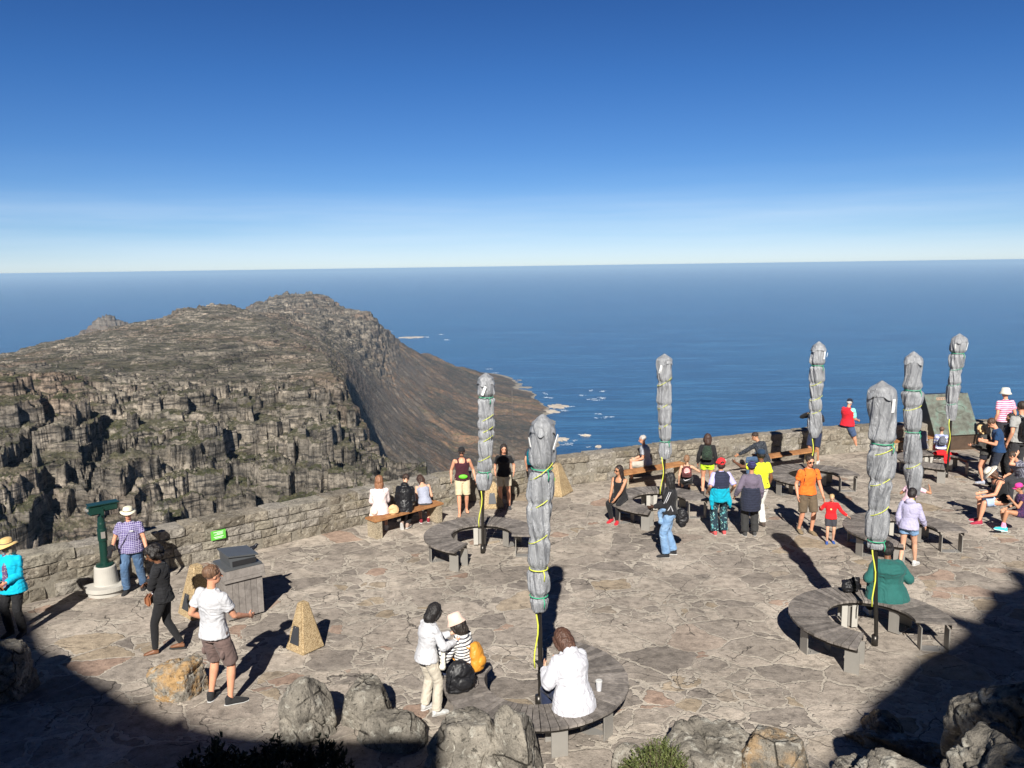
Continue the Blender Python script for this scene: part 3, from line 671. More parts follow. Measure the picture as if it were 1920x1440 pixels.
FM=[(1107,732,16,2),(1128,733,26,2.4),(1093,741,22,2.2),(1130,746,24,3),(1112,749,34,3),(1125,777,26,3),(1140,783,34,3),(1118,784,16,2),(828,627,22,1.5),(836,637,26,1.5),(733,621,12,1.2),(1022,738,18,3),(1030,745,22,5),(1068,763,26,3),(1075,826,18,3),(1096,815,30,3),(930,700,22,2),(918,692,14,1.5),(1104,838,18,2),(1062,832,30,4),(800,632,16,2),(1055,770,30,3)]
foam_v=[];foam_f=[]
for (px,py,w,h) in FM:
    for q in range(3):
        x0=px+rs.uniform(-.25,.25)*w; y0=py+rs.uniform(-.5,.5)*h; ww=w*rs.uniform(.35,.7); hh=h*rs.uniform(.3,.6)
        n=14; b=len(foam_v)
        for i in range(n):
            a=2*math.pi*i/n; r=rs.uniform(.5,1.1); d=ray(x0+math.cos(a)*ww/2*r,y0+math.sin(a)*hh/2*r); t=(HC-SEA-.6-q*.3)/-d.z; foam_v.append(Vector((0,0,HC))+d*t)
        foam_f.append(tuple(range(b,b+n)))
me=bpy.data.meshes.new('surf'); me.from_pydata(foam_v,[],foam_f); me.materials.append(FOAM); tag(link(bpy.data.objects.new('surf',me)),kind='stuff')
# ------------------------------------------------ ring benches
def wood_mat(name,a,b,c):
    k=NT(name); v=k.obj(); vc=k.n('ShaderNodeVertexColor',layer_name='tint').outputs[0]
    g=k.noise(k.map(v,(9,9,9)),1,5,.7,1.2); n=k.noise(v,3.5,4,.6)
    col=k.ramp(g,[(.3,a),(.5,b),(.72,c)]); col=k.mix(1,col,k.ramp(n,[(.3,.8),(.7,1.15)]),'MULTIPLY'); col=k.mix(1,col,vc,'MULTIPLY')
    k.set(Base_Color=col,Roughness=.8,Normal=k.bump(g,.3,.006)); k.b.inputs['Specular IOR Level'].default_value=.25; return k.m
GWOOD=wood_mat('weathered_grey_decking',(.095,.086,.080),(.17,.152,.140),(.26,.235,.215))
OWOOD=wood_mat('oiled_orange_timber',(.24,.10,.04),(.36,.17,.07),(.46,.25,.11))
STEEL=simple('brushed_steel_plate',(.30,.285,.26),.5,.35,var=.1,sc=3)
PALE=simple('pale_painted_plate',(.38,.365,.33),.6,var=.06)
BLACK=simple('black_metal',(.02,.02,.022),.5); DARKST=simple('dark_bronze_steel',(.055,.05,.045),.35,.7,var=.15)
CONC=simple('smooth_grey_concrete',(.42,.40,.36),.9,var=.1,sc=3,bump=.15,bsc=60)
def pebble_mat(name,a,b,c):
    k=NT(name); v=k.obj(); cc=k.n('ShaderNodeSeparateXYZ',{0:k.vor(v,85,'F1',1)}).outputs[0]; d=k.vor(v,85,'F1',0)
    col=k.ramp(cc,[(0,a),(.45,b),(1,c)]); col=k.mix(1,col,k.ramp(k.noise(v,4,4),[(.3,.82),(.7,1.1)]),'MULTIPLY')
    k.set(Base_Color=col,Roughness=.9,Normal=k.bump(d,-.7,.008) if False else k.bump(k.math('SUBTRACT',1.0,d),.7,.008)); k.b.inputs['Specular IOR Level'].default_value=.2; return k.m
PEB=pebble_mat('ochre_pebble_dash',(.20,.14,.075),(.36,.26,.14),(.50,.39,.24)); PEBG=pebble_mat('grey_pebble_dash',(.16,.13,.09),(.33,.27,.19),(.50,.43,.31))
def slats(verts_faces,name,mat,parent,seed=0):
    """list of (verts, faces, tint) -> one mesh with a tint colour layer"""
    me=bpy.data.meshes.new(name); V=[];F=[];T=[]
    for v,f,t in verts_faces:
        b=len(V); V+=[tuple(x) for x in v]
        for q in f: F.append(tuple(b+i for i in q)); T.append(t)
    me.from_pydata(V,[],F); me.materials.append(mat); ca=me.color_attributes.new('tint','FLOAT_COLOR','CORNER')
    arr=[]
    for p_,t in zip(me.polygons,T): arr+=[t,t*.99,t*.97,1]*p_.loop_total
    ca.data.foreach_set('color',arr)
    bm=bmesh.new(); bm.from_mesh(me); bmesh.ops.recalc_face_normals(bm,faces=bm.faces); bm.to_mesh(me); bm.free()
    return link(bpy.data.objects.new(name,me),parent)
BOXF=[(0,3,2,1),(4,5,6,7),(0,1,5,4),(1,2,6,5),(2,3,7,6),(3,0,4,7)]
def ring_bench(cx,cy,a0,a1,label,seed,legs,ri=.62,ro=1.18,white=None):
    rs=random.Random(seed); root=empty('ring_bench',(cx,cy,gz(cx,cy)),0,label,'bench','curved slatted benches around the parasols')
    L=[]; n=int(abs(a1-a0)/5.2); da=(a1-a0)/n; zt=.455
    for i in range(n):
        u0=R_(a0+da*i+.28*np.sign(da)); u1=R_(a0+da*(i+1)-.28*np.sign(da)); z=zt+rs.uniform(-.002,.002); rr=ro+rs.uniform(-.004,.004)
        P=lambda r,a,zz:(r*math.cos(a),r*math.sin(a),zz)
        v=[P(ri,u0,z-.035),P(rr,u0,z-.035),P(rr,u1,z-.035),P(ri,u1,z-.035),P(ri,u0,z),P(rr,u0,z),P(rr,u1,z),P(ri,u1,z)]
        L.append((v,BOXF,rs.uniform(.72,1.3)))
    slats(L,'seat',GWOOD,root)
    fr=MB(); m=n*2
    for r in (ri+.05,ro-.07):
        vs=[];fs=[]
        for i in range(m+1):
            a=R_(a0+(a1-a0)*i/m)
            for (dr,z) in ((-.006,.36),(.006,.36),(.006,.418),(-.006,.418)): vs.append(((r+dr)*math.cos(a),(r+dr)*math.sin(a),z))
        for i in range(m):
            for q in range(4): fs.append((i*4+q,(i+1)*4+q,(i+1)*4+(q+1)%4,i*4+(q+1)%4))
        fs+= [(0,1,2,3),(m*4+3,m*4+2,m*4+1,m*4)]
        fr.add(vs,fs)
    fr.build('seat_frame',DARKST,root)
    for j,a in enumerate(legs):
        A=R_(a); M=Matrix.Rotation(A,4,'Z'); lg=MB()
        lg.box((ro-.10,0,.182),(.014,.20,.352),M); lg.box((ri+.08,0,.182),(.014,.16,.352),M)
        lg.box(((ri+ro)/2,0,.008),(ro-ri-.18,.18,.014),M); 
        for s in (-.05,.05): lg.tube([((ro+ri)/2+.08,s,.015),((ro+ri)/2+.08,s,.045)],.008,6,M)
        lg.build('leg',STEEL,root)
    if white is not None:
        A=R_(white); M=Matrix.Rotation(A,4,'Z'); q=MB(); q.box((ri-.005,-.085,.20),(.012,.095,.36),M); q.box((ri-.005,.085,.20),(.012,.095,.36),M); q.build('pale_plate',PALE,root)
    return root
BEN=[((5.30,11.62),-122,-13,'ring bench at the right front, partly in shadow, under the woman in the green top',1),
     ((-.65,15.90),-114,-9,'empty ring bench beside the man in the dark red tank top',2),
     ((3.32,18.25),-112,-5,'ring bench with the seated woman in red sneakers on its left end',3),
     ((7.62,20.40),-112,-8,'ring bench behind the man in the orange shirt',4),
     ((7.80,15.85),-116,-12,'ring bench beside the girl in the lavender hoodie, its right end free',5),
     ((11.65,21.85),-114,-6,'ring bench in front of the bronze plaque monument',6)]
for (c,e0,e1,l,sd_i) in BEN:
    c=survey(c[0],c[1])
    a0=e0+360; a1=e1; legs=[a0-4,a0-48,a0-100,a0-150,a0-200,a1+4]
    ring_bench(c[0],c[1],a0,a1,l,sd_i,legs,white=96)
_c=survey(.25,9.90); ring_bench(_c.x,_c.y,150,424,'nearest ring bench at the bottom centre with the woman in the white hoodie on it',9,[156,205,250,283,322,368,420],ri=.66,ro=1.19)
# ------------------------------------------------ wrapped parasols
def fabric_mat():
    k=NT('grey_wrap_fabric'); v=k.obj(); n=k.noise(k.map(v,(10,10,2.2)),1,5,.6,.6)
    c=k.ramp(n,[(.3,(.17,.177,.19)),(.5,(.26,.268,.285)),(.72,(.36,.37,.385))])
    f=k.noise(k.map(v,(60,60,10)),1,2); c=k.mix(1,c,k.ramp(f,[(.3,.93),(.7,1.06)]),'MULTIPLY')
    k.set(Base_Color=c,Roughness=.33); k.b.inputs['Specular IOR Level'].default_value=.7
    cr=k.noise(k.map(v,(9,9,3.2)),1,5,.7,2.5); k.set(Normal=k.bump(cr,.8,.05,k.bump(n,.6,.03))); return k.m
WRAP=fabric_mat(); YEL=simple('yellow_strap',(.62,.66,.08),.5,var=.05); GRN=simple('green_strap',(.04,.33,.18),.5,var=.05); TAGM=simple('white_tag',(.82,.82,.80),.6,var=.03)
def parasol(base,top_px,zw,label,seed,r0=.17,rb=.13,straps=(),tags=1,fold=1.0):
    """base: ground point; zw: height at which the wrap ends below"""
    rs=random.Random(seed); base=survey(*base); bx,by=base[0],base[1]; g0=gz(bx,by)
    d=ray(*top_px); t=by/d.y; T=Vector((0,0,HC))+d*t; Hh=T.z-g0; lean=(T.x-bx)/Hh
    root=empty('wrapped_parasol',(bx,by,g0),0,label,'parasol','parasols wrapped and tied on the terrace')
    ax=lambda z:Vector((lean*z+.018*math.sin(z*1.9+seed),.012*math.sin(z*2.3+seed*2),z))
    p=MB(); p.tube([ax(z) for z in np.linspace(0,zw+.3,10)],.030,14); p.tube([(0,0,0),(0,0,.16)],.048,14); p.build('pole',DARKST,root,smooth=True)
    p=MB(); 
    n=96; m=120; zs=np.linspace(zw,Hh,m); sz=[zw+(Hh-zw)*s[0] for s in straps]
    ph=rs.uniform(0,6); tw=rs.uniform(.5,1.3)*(1 if seed%2 else -1)
    vs=[];fs=[]
    for z in zs:
        u=(z-zw)/(Hh-zw); R=rb+(r0-rb)*min(1,u*1.35)
        if u>.93: R*=math.sqrt(max(0.0,1-((u-.93)/.075)**2))*.9+.1 if u<1 else .06
        if u>.955: R=min(R,(1.0-u)/.045*r0*1.0+.015)
        for q,(su,_,hx) in zip(sz,straps): R*=1-(.30 if not hx else .16)*math.exp(-((z-q)/.045)**2)
        if u<.06: R*=.72+.28*(u/.06)+.15*math.sin(u*40)*0
        R*=1+.07*math.sin(z*5.1+ph)+.04*math.sin(z*11+ph*2)
        c=ax(z)
        for k_ in range(n):
            a=2*math.pi*k_/n; tt=a+tw*z
            w1=math.sin(1.7*z+ph)+.6*math.sin(4.3*z+ph*3); f=1.45*(.08*math.sin(2*tt+1.9*w1+ph)+.065*math.sin(5*tt-1.6*w1+1.2*math.sin(2.9*z))+.05*math.sin(9*tt+2.2*math.sin(3.3*z+ph)+w1)+.030*(1-2*abs(math.sin(8.5*tt+1.5*w1)))+.02*math.sin(27*tt-5*z)-.035*max(0,math.sin(6*tt+3*w1+z*4))**6)
            amt=(1-.55*max(0,(u-.8)/.2))*fold*(1 if u<.95 else .2)
            r=R*(1+f*amt); vs.append(c+Vector((r*math.cos(a)*1.0,r*math.sin(a)*.92,0)))
    for i in range(m-1):
        for k_ in range(n): k2=(k_+1)%n; fs.append((i*n+k_,i*n+k2,(i+1)*n+k2,(i+1)*n+k_))
    fs+=[tuple(range(n-1,-1,-1)),tuple((m-1)*n+k_ for k_ in range(n))]
    p.add(vs,fs); wr=p.build('wrap_cover',WRAP,root,smooth=True)
    # peaked cap hem with corner flaps
    p=MB(); zc=Hh-.20; vs=[];fs=[]; N=64
    for j,(zz,rr) in enumerate([(Hh+.012,.012),(Hh-.03,.07),(Hh-.10,r0*.74),(zc+.03,r0*1.02),(zc-.005,r0*1.07)]):
        for k_ in range(N):
            a=2*math.pi*k_/N; w_=1+(.07*math.cos(4*a+ph)+.02*math.sin(9*a))*(j/4); vs.append(ax(min(zz,Hh))+Vector((rr*w_*math.cos(a),rr*w_*math.sin(a)*.94,zz-min(zz,Hh)-(.05*max(0,math.cos(4*a+ph)) if j==4 else 0))))
    for i in range(4):
        for k_ in range(N): k2=(k_+1)%N; fs.append((i*N+k_,i*N+k2,(i+1)*N+k2,(i+1)*N+k_))
    p.add(vs,fs); p.build('cap',WRAP,root,smooth=True)
    for q,(su,colr,hx) in zip(sz,straps):
        p=MB(); Rr=(rb+(r0-rb)*min(1,su*1.35))*(.86 if hx else .80)+.012; pts=[]
        for k_ in range(33):
            a=2*math.pi*k_/32+rs.uniform(0,.02); pts.append(ax(q)+Vector((Rr*math.cos(a),Rr*math.sin(a),(hx*.12*math.cos(a+seed*0)-(0)))))
        p.tube(pts,.0055 if hx else .008,6)
        if not hx: p.tube([ax(q)+Vector((Rr*.5,-Rr*.9,0)),ax(q)+Vector((Rr*.62,-Rr*1.12,-.06)),ax(q)+Vector((Rr*.55,-Rr*1.1,-.13))],.008,5)
        p.build('tie_strap',YEL if colr=='y' else GRN,root,smooth=True)
    p=MB(); zz=np.linspace(zw+.05,max(.45,zw*.42),8); p.tube([ax(z)+Vector((-.05+.03*math.sin(z*7),-.045,0)) for z in zz],.011,6); p.build('hanging_strap',YEL,root,smooth=True)
    for i in range(tags):
        a=-1.57+((-1.25,1.15,.35,-.2,-.6,.4,-.9,.8)[seed] if i==0 else (.6,-1.25,1.1,.5,.9,1.2,.3,-.9)[seed]); c=ax(zc)+Vector((r0*1.17*math.cos(a),r0*1.17*math.sin(a),-.13))
        p=MB(); p.box((0,0,0),(.05 if i==0 else .035,.006,.20 if i==0 else .12),Matrix.Translation(c)@Matrix.Rotation(a+1.57,4,'Z')@Matrix.Rotation(.22+.3*math.sin(seed*2.3+i*2),4,'Y')@Matrix.Rotation(.15,4,'X')); p.build('white_tag',TAGM,root)
    return root
GS='g';YS='y'
parasol((.29,10.0),(1015,778),1.33,'nearest wrapped parasol, tall in the centre, behind the woman in the white hoodie',1,.150,.125,[(.08,GS,0),(.22,YS,0),(.38,YS,.6),(.56,YS,.7),(.72,YS,.9),(.735,GS,0)],2)
parasol((5.38,11.64),(1655,715),1.52,'thick wrapped parasol by the woman in the green top, second nearest',2,.185,.135,[(.05,GS,0),(.24,YS,.7),(.42,YS,.7),(.60,YS,.6),(.64,GS,0)],1,.8)
parasol((-.64,16.03),(912,700),1.35,'wrapped parasol left of the centre, by the man in the dark red tank top',3,.165,.14,[(.16,GS,0),(.28,YS,.6),(.44,YS,.7),(.52,YS,.6),(.62,YS,.7),(.80,GS,0)],1)
parasol((3.42,18.2),(1247,664),1.45,'wrapped parasol above the ring bench with the woman in red sneakers',4,.170,.125,[(.17,GS,0),(.33,YS,.8),(.52,YS,.8),(.74,YS,.8)],1)
parasol((7.55,20.35),(1536,641),1.45,'wrapped parasol beside the seated man in the red vest',5,.185,.15,[(.28,YS,.6),(.42,YS,.6),(.58,YS,.7),(.76,GS,0)],2)
parasol((8.02,15.9),(1712,660),1.15,'wrapped parasol with a smooth top between the thick one and the bronze plaque',6,.18,.145,[(.22,YS,.7),(.45,'g',0),(.62,YS,.5),(.74,GS,0)],0,.7)
parasol((11.65,21.6),(1798,626),1.62,'slim twisted wrapped parasol in front of the bronze plaque',7,.18,.125,[(.20,GS,.3),(.42,GS,.3),(.60,GS,.3),(.78,GS,0)],2)
# ------------------------------------------------ timber benches on pebble-dash legs
def plank_bench(p0,p1,label,w=.40,legs=(.06,.94)):
    a=G(*p0,.45);b=G(*p1,.45); c=(a+b)/2; L=(b-a).xy.length; rz=math.atan2(b.y-a.y,b.x-a.x)
    root=empty('timber_bench',(c.x,c.y,gz(c.x,c.y)),rz,label,'bench','timber benches along the parapet')
    rs=random.Random(int(L*100)); S=[]
    for i in range(3):
        y=-w/2+(i+.5)*w/3; x=L/2; hw=w/6-.006
        v=[(-x,y-hw,.41),(x,y-hw,.41),(x,y+hw,.41),(-x,y+hw,.41),(-x,y-hw,.452),(x,y-hw,.452),(x,y+hw,.452),(-x,y+hw,.452)]
        S.append((v,BOXF,rs.uniform(.8,1.2)))
    slats(S,'seat',OWOOD,root)
    for u in legs:
        m_=MB(); m_.box((-L/2+u*L,0,.20),(.16,w-.04,.41),bev=.008); m_.build('leg',PEBG,root)
    return root
plank_bench((694,972),(822,941),'timber bench with three people sitting on it, left of the centre')
plank_bench((1160,886),(1282,868),'timber bench with the grey haired man sitting on it')
plank_bench((1424,856),(1526,843),'timber bench with the man in the patterned black shirt sitting on it')
plank_bench((1668,826),(1742,818),'short timber bench left of the bronze plaque')
# ------------------------------------------------ pyramid markers
def pyramid(px,by,h,yaw,label,face='plate',wid=.52):
    p=G(px,by); f=Vector((p.x,p.y,0)).normalized()*wid*.5; root=empty('pyramid_marker',(p.x+f.x,p.y+f.y,gz(p.x,p.y)),yaw,label,'marker','pebble-dash pyramid markers')
    b=MB(); b.box((0,0,.0+h/2),(wid,wid,h),taper=.26,bev=.012) if False else None
    bm_=bmesh.new(); bmesh.ops.create_cube(bm_,size=1)
    for v in bm_.verts:
        k_=.30 if v.co.z>0 else 1; v.co=Vector((v.co.x*wid*k_,v.co.y*wid*k_,(v.co.z+.5)*h))
    bmesh.ops.bevel(bm_,geom=bm_.edges[:],offset=.02,segments=3,affect='EDGES')
    bm_.verts.index_update(); b.add([v.co for v in bm_.verts],[[v.index for v in f_.verts] for f_ in bm_.faces]); bm_.free()
    b.build('body',PEB,root,smooth=False)
    sl_=math.atan2(wid*(1-.30)/2,h); M=Matrix.Translation((0,-wid/2,0))@Matrix.Rotation(-sl_,4,'X')
    q=MB()
    if face=='plate':
        q.add([(-.10,-.004,.13),(.10,-.004,.13),(.06,-.004,.40),(-.06,-.004,.40),(-.10,-.016,.13),(.10,-.016,.13),(.06,-.016,.40),(-.06,-.016,.40)],[(0,1,2,3),(7,6,5,4),(0,4,5,1),(1,5,6,2),(2,6,7,3),(3,7,4,0)],M)
        pl=q.build('plate',simple('black_plate',(.035,.038,.045),.45),root); t=MB(); t.tube([(0,-.014,.385),(0,-.022,.385)],.008,8,M); t.build('bolt',STEEL,pl)
    elif face=='sign':
        q.box((0,-.012,.34),(.20,.012,.30),M); pl=q.build('sign_panel',simple('green_sign',(.12,.50,.06),.5,var=.03),root)
        t=MB(); pts=[(.05*math.cos(a)-.0,-.022,.42+.05*math.sin(a)) for a in np.linspace(0,6.283,17)]; t.tube(pts,.006,5,M); t.tube([(-.035,-.022,.385),(.035,-.022,.455)],.005,5,M)
        for i_,(z,wd) in enumerate(((.33,.12),(.29,.12),(.25,.09))): t.box((0,-.021,z),(wd,.004,.014),M)
        for x_ in (-.05,0,.05): t.box((x_,-.021,.31),(.012,.004,.05),M)
        t.build('sign_marking',TAGM,pl)
    return root
pyramid(573,1226,.74,R_(-38),'small ochre pyramid marker with a black plate, standing alone left of the near benches',wid=.43)
pyramid(374,1160,.86,R_(-42),'ochre pyramid marker half hidden behind the man in the white t-shirt')
pyramid(922,955,.62,R_(6),'ochre pyramid marker with a black plate, between the tank top man and dark haired woman',wid=.62)
pyramid(1042,931,.80,R_(-30),'ochre pyramid marker carrying a green sign, right of the nearest parasol','sign',.72)
pyramid(1733,828,.5,0,'small ochre pyramid top at the left of the bronze plaque','none',.7)
# ------------------------------------------------ green sign on the wall
def on_wall(px,zfrac=.72):
    best=min(range(int(WL*20)),key=lambda i:abs(topx(wp(i/20)[0]+Vector((0,0,.6)))[0]-px)); p,t,n=wp(best/20); return p,t,n
p_,t_,n_=on_wall(407); Mw=Matrix(((t_.x,n_.x,0,0),(t_.y,n_.y,0,0),(0,0,1,0),(0,0,0,1)))
root=empty('wall_sign',p_-n_*.045+Vector((0,0,.53)),0,'small bright green notice fixed to the parapet wall','sign')
root.rotation_euler=(0,0,math.atan2(t_.y,t_.x)); q=MB(); q.box((0,-.02,0),(.30,.014,.19)); q.build('sign_panel',bpy.data.materials['green_sign'],root)
q=MB()
for i_,(z,wd,x) in enumerate(((.062,.20,0),(.035,.13,.03),(.010,.17,0),(-.035,.20,0),(-.060,.15,0))): q.box((x,-.029,z),(wd,.004,.010))
q.build('sign_lettering',TAGM,root)
# ------------------------------------------------ bronze plaque monument
PL=simple('green_bronze',(.16,.20,.165),.55,.3,var=.35,sc=5,bump=.5,bsc=22)
k=NT('patina_bronze'); v=k.obj(); n=k.noise(v,4.5,6,.65); k.set(Base_Color=k.ramp(n,[(.3,(.07,.068,.055)),(.5,(.13,.14,.115)),(.64,(.14,.20,.165)),(.76,(.22,.25,.215))]),Roughness=.5,Metallic=.25,Normal=k.bump(k.noise(v,26,5,.7),.6,.02)); PATINA=k.m
BRZ=simple('brown_bronze',(.15,.095,.06),.45,.3,var=.3,sc=3); COP=simple('copper_title',(.42,.27,.19),.5,.2)
a=G(1750,846);b=G(1831,842); c=(a+b)/2; W=(b-a).xy.length; rz=math.atan2(b.y-a.y,b.x-a.x)
mon=empty('plaque_monument',(c.x,c.y,gz(c.x,c.y)),rz,'tall leaning bronze plaque with green patina on a brown plinth at the parapet','monument')
q=MB(); q.add([(-W/2,0,0),(W/2,0,0),(W/2,1.0,0),(-W/2,1.0,0),(-W/2,0,.50),(W/2,0,.50),(W/2,1.0,.50),(-W/2,1.0,.50)],BOXF); q.build('plinth',BRZ,mon)
q=MB(); hh=1.74; q.add([(-W/2-.01,-.03,.503),(W/2+.01,-.03,.503),(W/2+.01,.98,.503),(-W/2-.01,.98,.503),(-W/2-.01,.62,hh),(W/2+.01,.62,hh),(W/2+.01,.96,hh),(-W/2-.01,.96,hh)],BOXF); q.build('wedge_body',DARKST,mon)
ang=math.atan2(.65,hh-.503); Mp=Matrix.Translation((0,-.03,.503))@Matrix.Rotation(-ang,4,'X'); LL=math.hypot(.65,hh-.503)
q=MB(); q.box((0,-.02,LL/2),(W+.03,.03,LL+.02),Mp); pl=q.build('plaque',PATINA,mon)
q=MB(); q.box((0,-.045,LL*.885),(W*.52,.016,.085),Mp)
q2=MB(); 
for i_ in range(10): q2.box((-W*.23+i_*W*.051,-.056,LL*.885),(W*.028,.006,.045),Mp)
for i_ in range(5):
    for j_ in range(14): q2.box((-W*.42+j_*W*.064,-.040,LL*(.12+.028*i_)),(W*.045,.008,.014),Mp)
q.build('title_strip',COP,pl); 
pts=[(.34*W*math.cos(a_),-.04,LL*.62+LL*.13*math.sin(a_)) for a_ in np.linspace(0,6.283,41)]; q2.tube(pts,.014,6,Mp)
pts=[(-W*.2+.12*W*math.cos(a_),-.04,LL*.63+LL*.08*math.sin(a_)) for a_ in np.linspace(0,6.283,25)]; q2.tube(pts,.010,6,Mp)
for z in (.47,.44,.27,.25): q2.box((0,-.040,LL*z),(W*.86,.010,.012),Mp)
q2.build('raised_lettering',PATINA,pl)
q=MB(); q.box((0,-.006,.25),(W*.90,.02,.42)); q.build('lower_panel',simple('dark_panel',(.09,.062,.045),.4,.2,var=.3,sc=4),mon)
# ------------------------------------------------ coin telescope
TG=simple('dark_green_enamel',(.007,.034,.026),.35,var=.15,sc=4)
p=G(186,1122); tel=empty('coin_telescope',(p.x+.0,p.y+.30,gz(p.x,p.y)),R_(35),'dark green coin operated telescope on a round concrete base by the left wall','telescope')
q=MB(); pts=[]
for i in range(25):
    a=math.pi+math.pi*i/24; pts.append((.37*math.cos(a),.36*math.sin(a)))
pts+=[(.37,.15),(-.37,.15)]
def slab(mb,pts,z0,z1,s=1.0):
    n=len(pts); mb.add([(x*s,y*s,z0) for x,y in pts]+[(x*s,y*s,z1) for x,y in pts],[tuple(range(n-1,-1,-1)),tuple(range(n,2*n))]+[(i,(i+1)%n,n+(i+1)%n,n+i) for i in range(n)])
slab(q,pts,0,.07,.88); slab(q,pts,.09,.17,1.0); q.build('step',CONC,tel)
q=MB(); q.lathe([(.215,.17),(.205,.19),(.185,.50),(.175,.515)],36); q.build('pedestal',CONC,tel,smooth=False)
tel_s=.93
q=MB(); q.lathe([(.155,.515),(.15,.545),(.075,.56),(.07,.60),(.07,1.30),(.062,1.33),(.055,1.45)],28); q.lathe([(.078,.98),(.082,.985),(.082,1.20),(.078,1.205)],28); post=q.build('post',TG,tel)
q=MB(); q.box((0,-.083,1.10),(.07,.01,.12)); q.build('coin_plate',STEEL,post)
Mh=Matrix.Rotation(R_(-85),4,'Z')@Matrix.Translation((0,0,.27))@Matrix.Scale(.83,4)
q=MB(); q.box((0,-.10,1.57),(.27,.30,.20),Mh,bev=.03); q.box((0,.16,1.60),(.24,.36,.15),Mh,bev=.02); q.box((0,.06,1.685),(.28,.62,.025),Mh,bev=.008); hd=q.build('head',TG,tel)
q=MB(); 
for s in (-.05,.05):
    q=MB(); q.tube([(s,-.24,1.58),(s,-.285,1.58)],.028,14,Mh); q.build('eyepiece',STEEL,hd)
q=MB(); q.box((.15,.0,1.52),(.02,.06,.17),Mh); q.box((-.15,.0,1.52),(.02,.06,.17),Mh); q.box((0,0,1.45),(.32,.07,.03),Mh); q.build('yoke',TG,tel)
# ------------------------------------------------ litter bin and bird
a=G(427,1168);b=G(497,1150); rz=math.atan2(b.y-a.y,b.x-a.x); W=(b-a).xy.length-.02
D=.58; c=(a+b)/2+Vector((-math.sin(rz),math.cos(rz),0))*D/2
binr=empty('litter_bin',(c.x,c.y,gz(c.x,c.y)),rz,'grey slatted litter bin with a black hooded lid near the wall','litter bin')
S=[]; rs=random.Random(4); n=6; Hb=.90
for side in range(4):
    L=W if side%2==0 else D
    for i in range(n):
        w_=L/n; x0=-L/2+i*w_+.003; x1=x0+w_-.006; off=(D if side%2==0 else W)/2; M=Matrix.Rotation(side*math.pi/2,4,'Z')
        v=[(x0,-off,.04),(x1,-off,.04),(x1,-off+.022,.04),(x0,-off+.022,.04),(x0,-off,Hb-.2),(x1,-off,Hb-.2),(x1,-off+.022,Hb-.2),(x0,-off+.022,Hb-.2)]
        S.append(([M@Vector(q_) for q_ in v],BOXF,rs.uniform(.85,1.25)))
BW=wood_mat('grey_painted_boards',(.16,.145,.135),(.215,.195,.182),(.27,.25,.235))
slats(S,'slatted_body',BW,binr)
q=MB(); q.box((0,0,Hb/2-.08),(W-.06,D-.06,Hb-.1)); q.build('inner_box',BLACK,binr)
S=[]; rs=random.Random(5)
for side in range(4):
    L=(W if side%2==0 else D)+.07; off=(D if side%2==0 else W)/2+.03; M=Matrix.Rotation(side*math.pi/2,4,'Z')
    for (z0,z1,o2) in ((Hb-.21,Hb-.16,.012),(Hb-.155,Hb-.02,0)):
        v=[(-L/2,-off-o2,z0),(L/2,-off-o2,z0),(L/2,-off+.03,z0),(-L/2,-off+.03,z0),(-L/2,-off-o2,z1),(L/2,-off-o2,z1),(L/2,-off+.03,z1),(-L/2,-off+.03,z1)]
        k_=.006*side
        S.append(([M@(Vector(q_)*(1+k_*.1)) for q_ in v],BOXF,rs.uniform(.95,1.15)))
slats(S,'collar',BW,binr)
GREYL=simple('dark_grey_lid',(.075,.08,.085),.45,var=.1)
q=MB(); q.box((0,0,Hb+.0),(W+.02,D+.02,.035),bev=.005); q.add([(-.20,-.26,Hb+.02),(.16,-.26,Hb+.02),(.16,.26,Hb+.02),(-.20,.26,Hb+.02),(-.22,-.24,Hb+.20),(.24,-.24,Hb+.15),(.24,.24,Hb+.15),(-.22,.24,Hb+.20)],BOXF); q.add([(-.24,-.27,Hb+.20),(.27,-.27,Hb+.145),(.27,.27,Hb+.145),(-.24,.27,Hb+.20),(-.24,-.27,Hb+.225),(.27,-.27,Hb+.17),(.27,.27,Hb+.17),(-.24,.27,Hb+.225)],BOXF); lid=q.build('hooded_lid',GREYL,binr)
q=MB(); q.box((.03,-.262,Hb+.075),(.40,.014,.085)); q.build('opening',BLACK,lid)
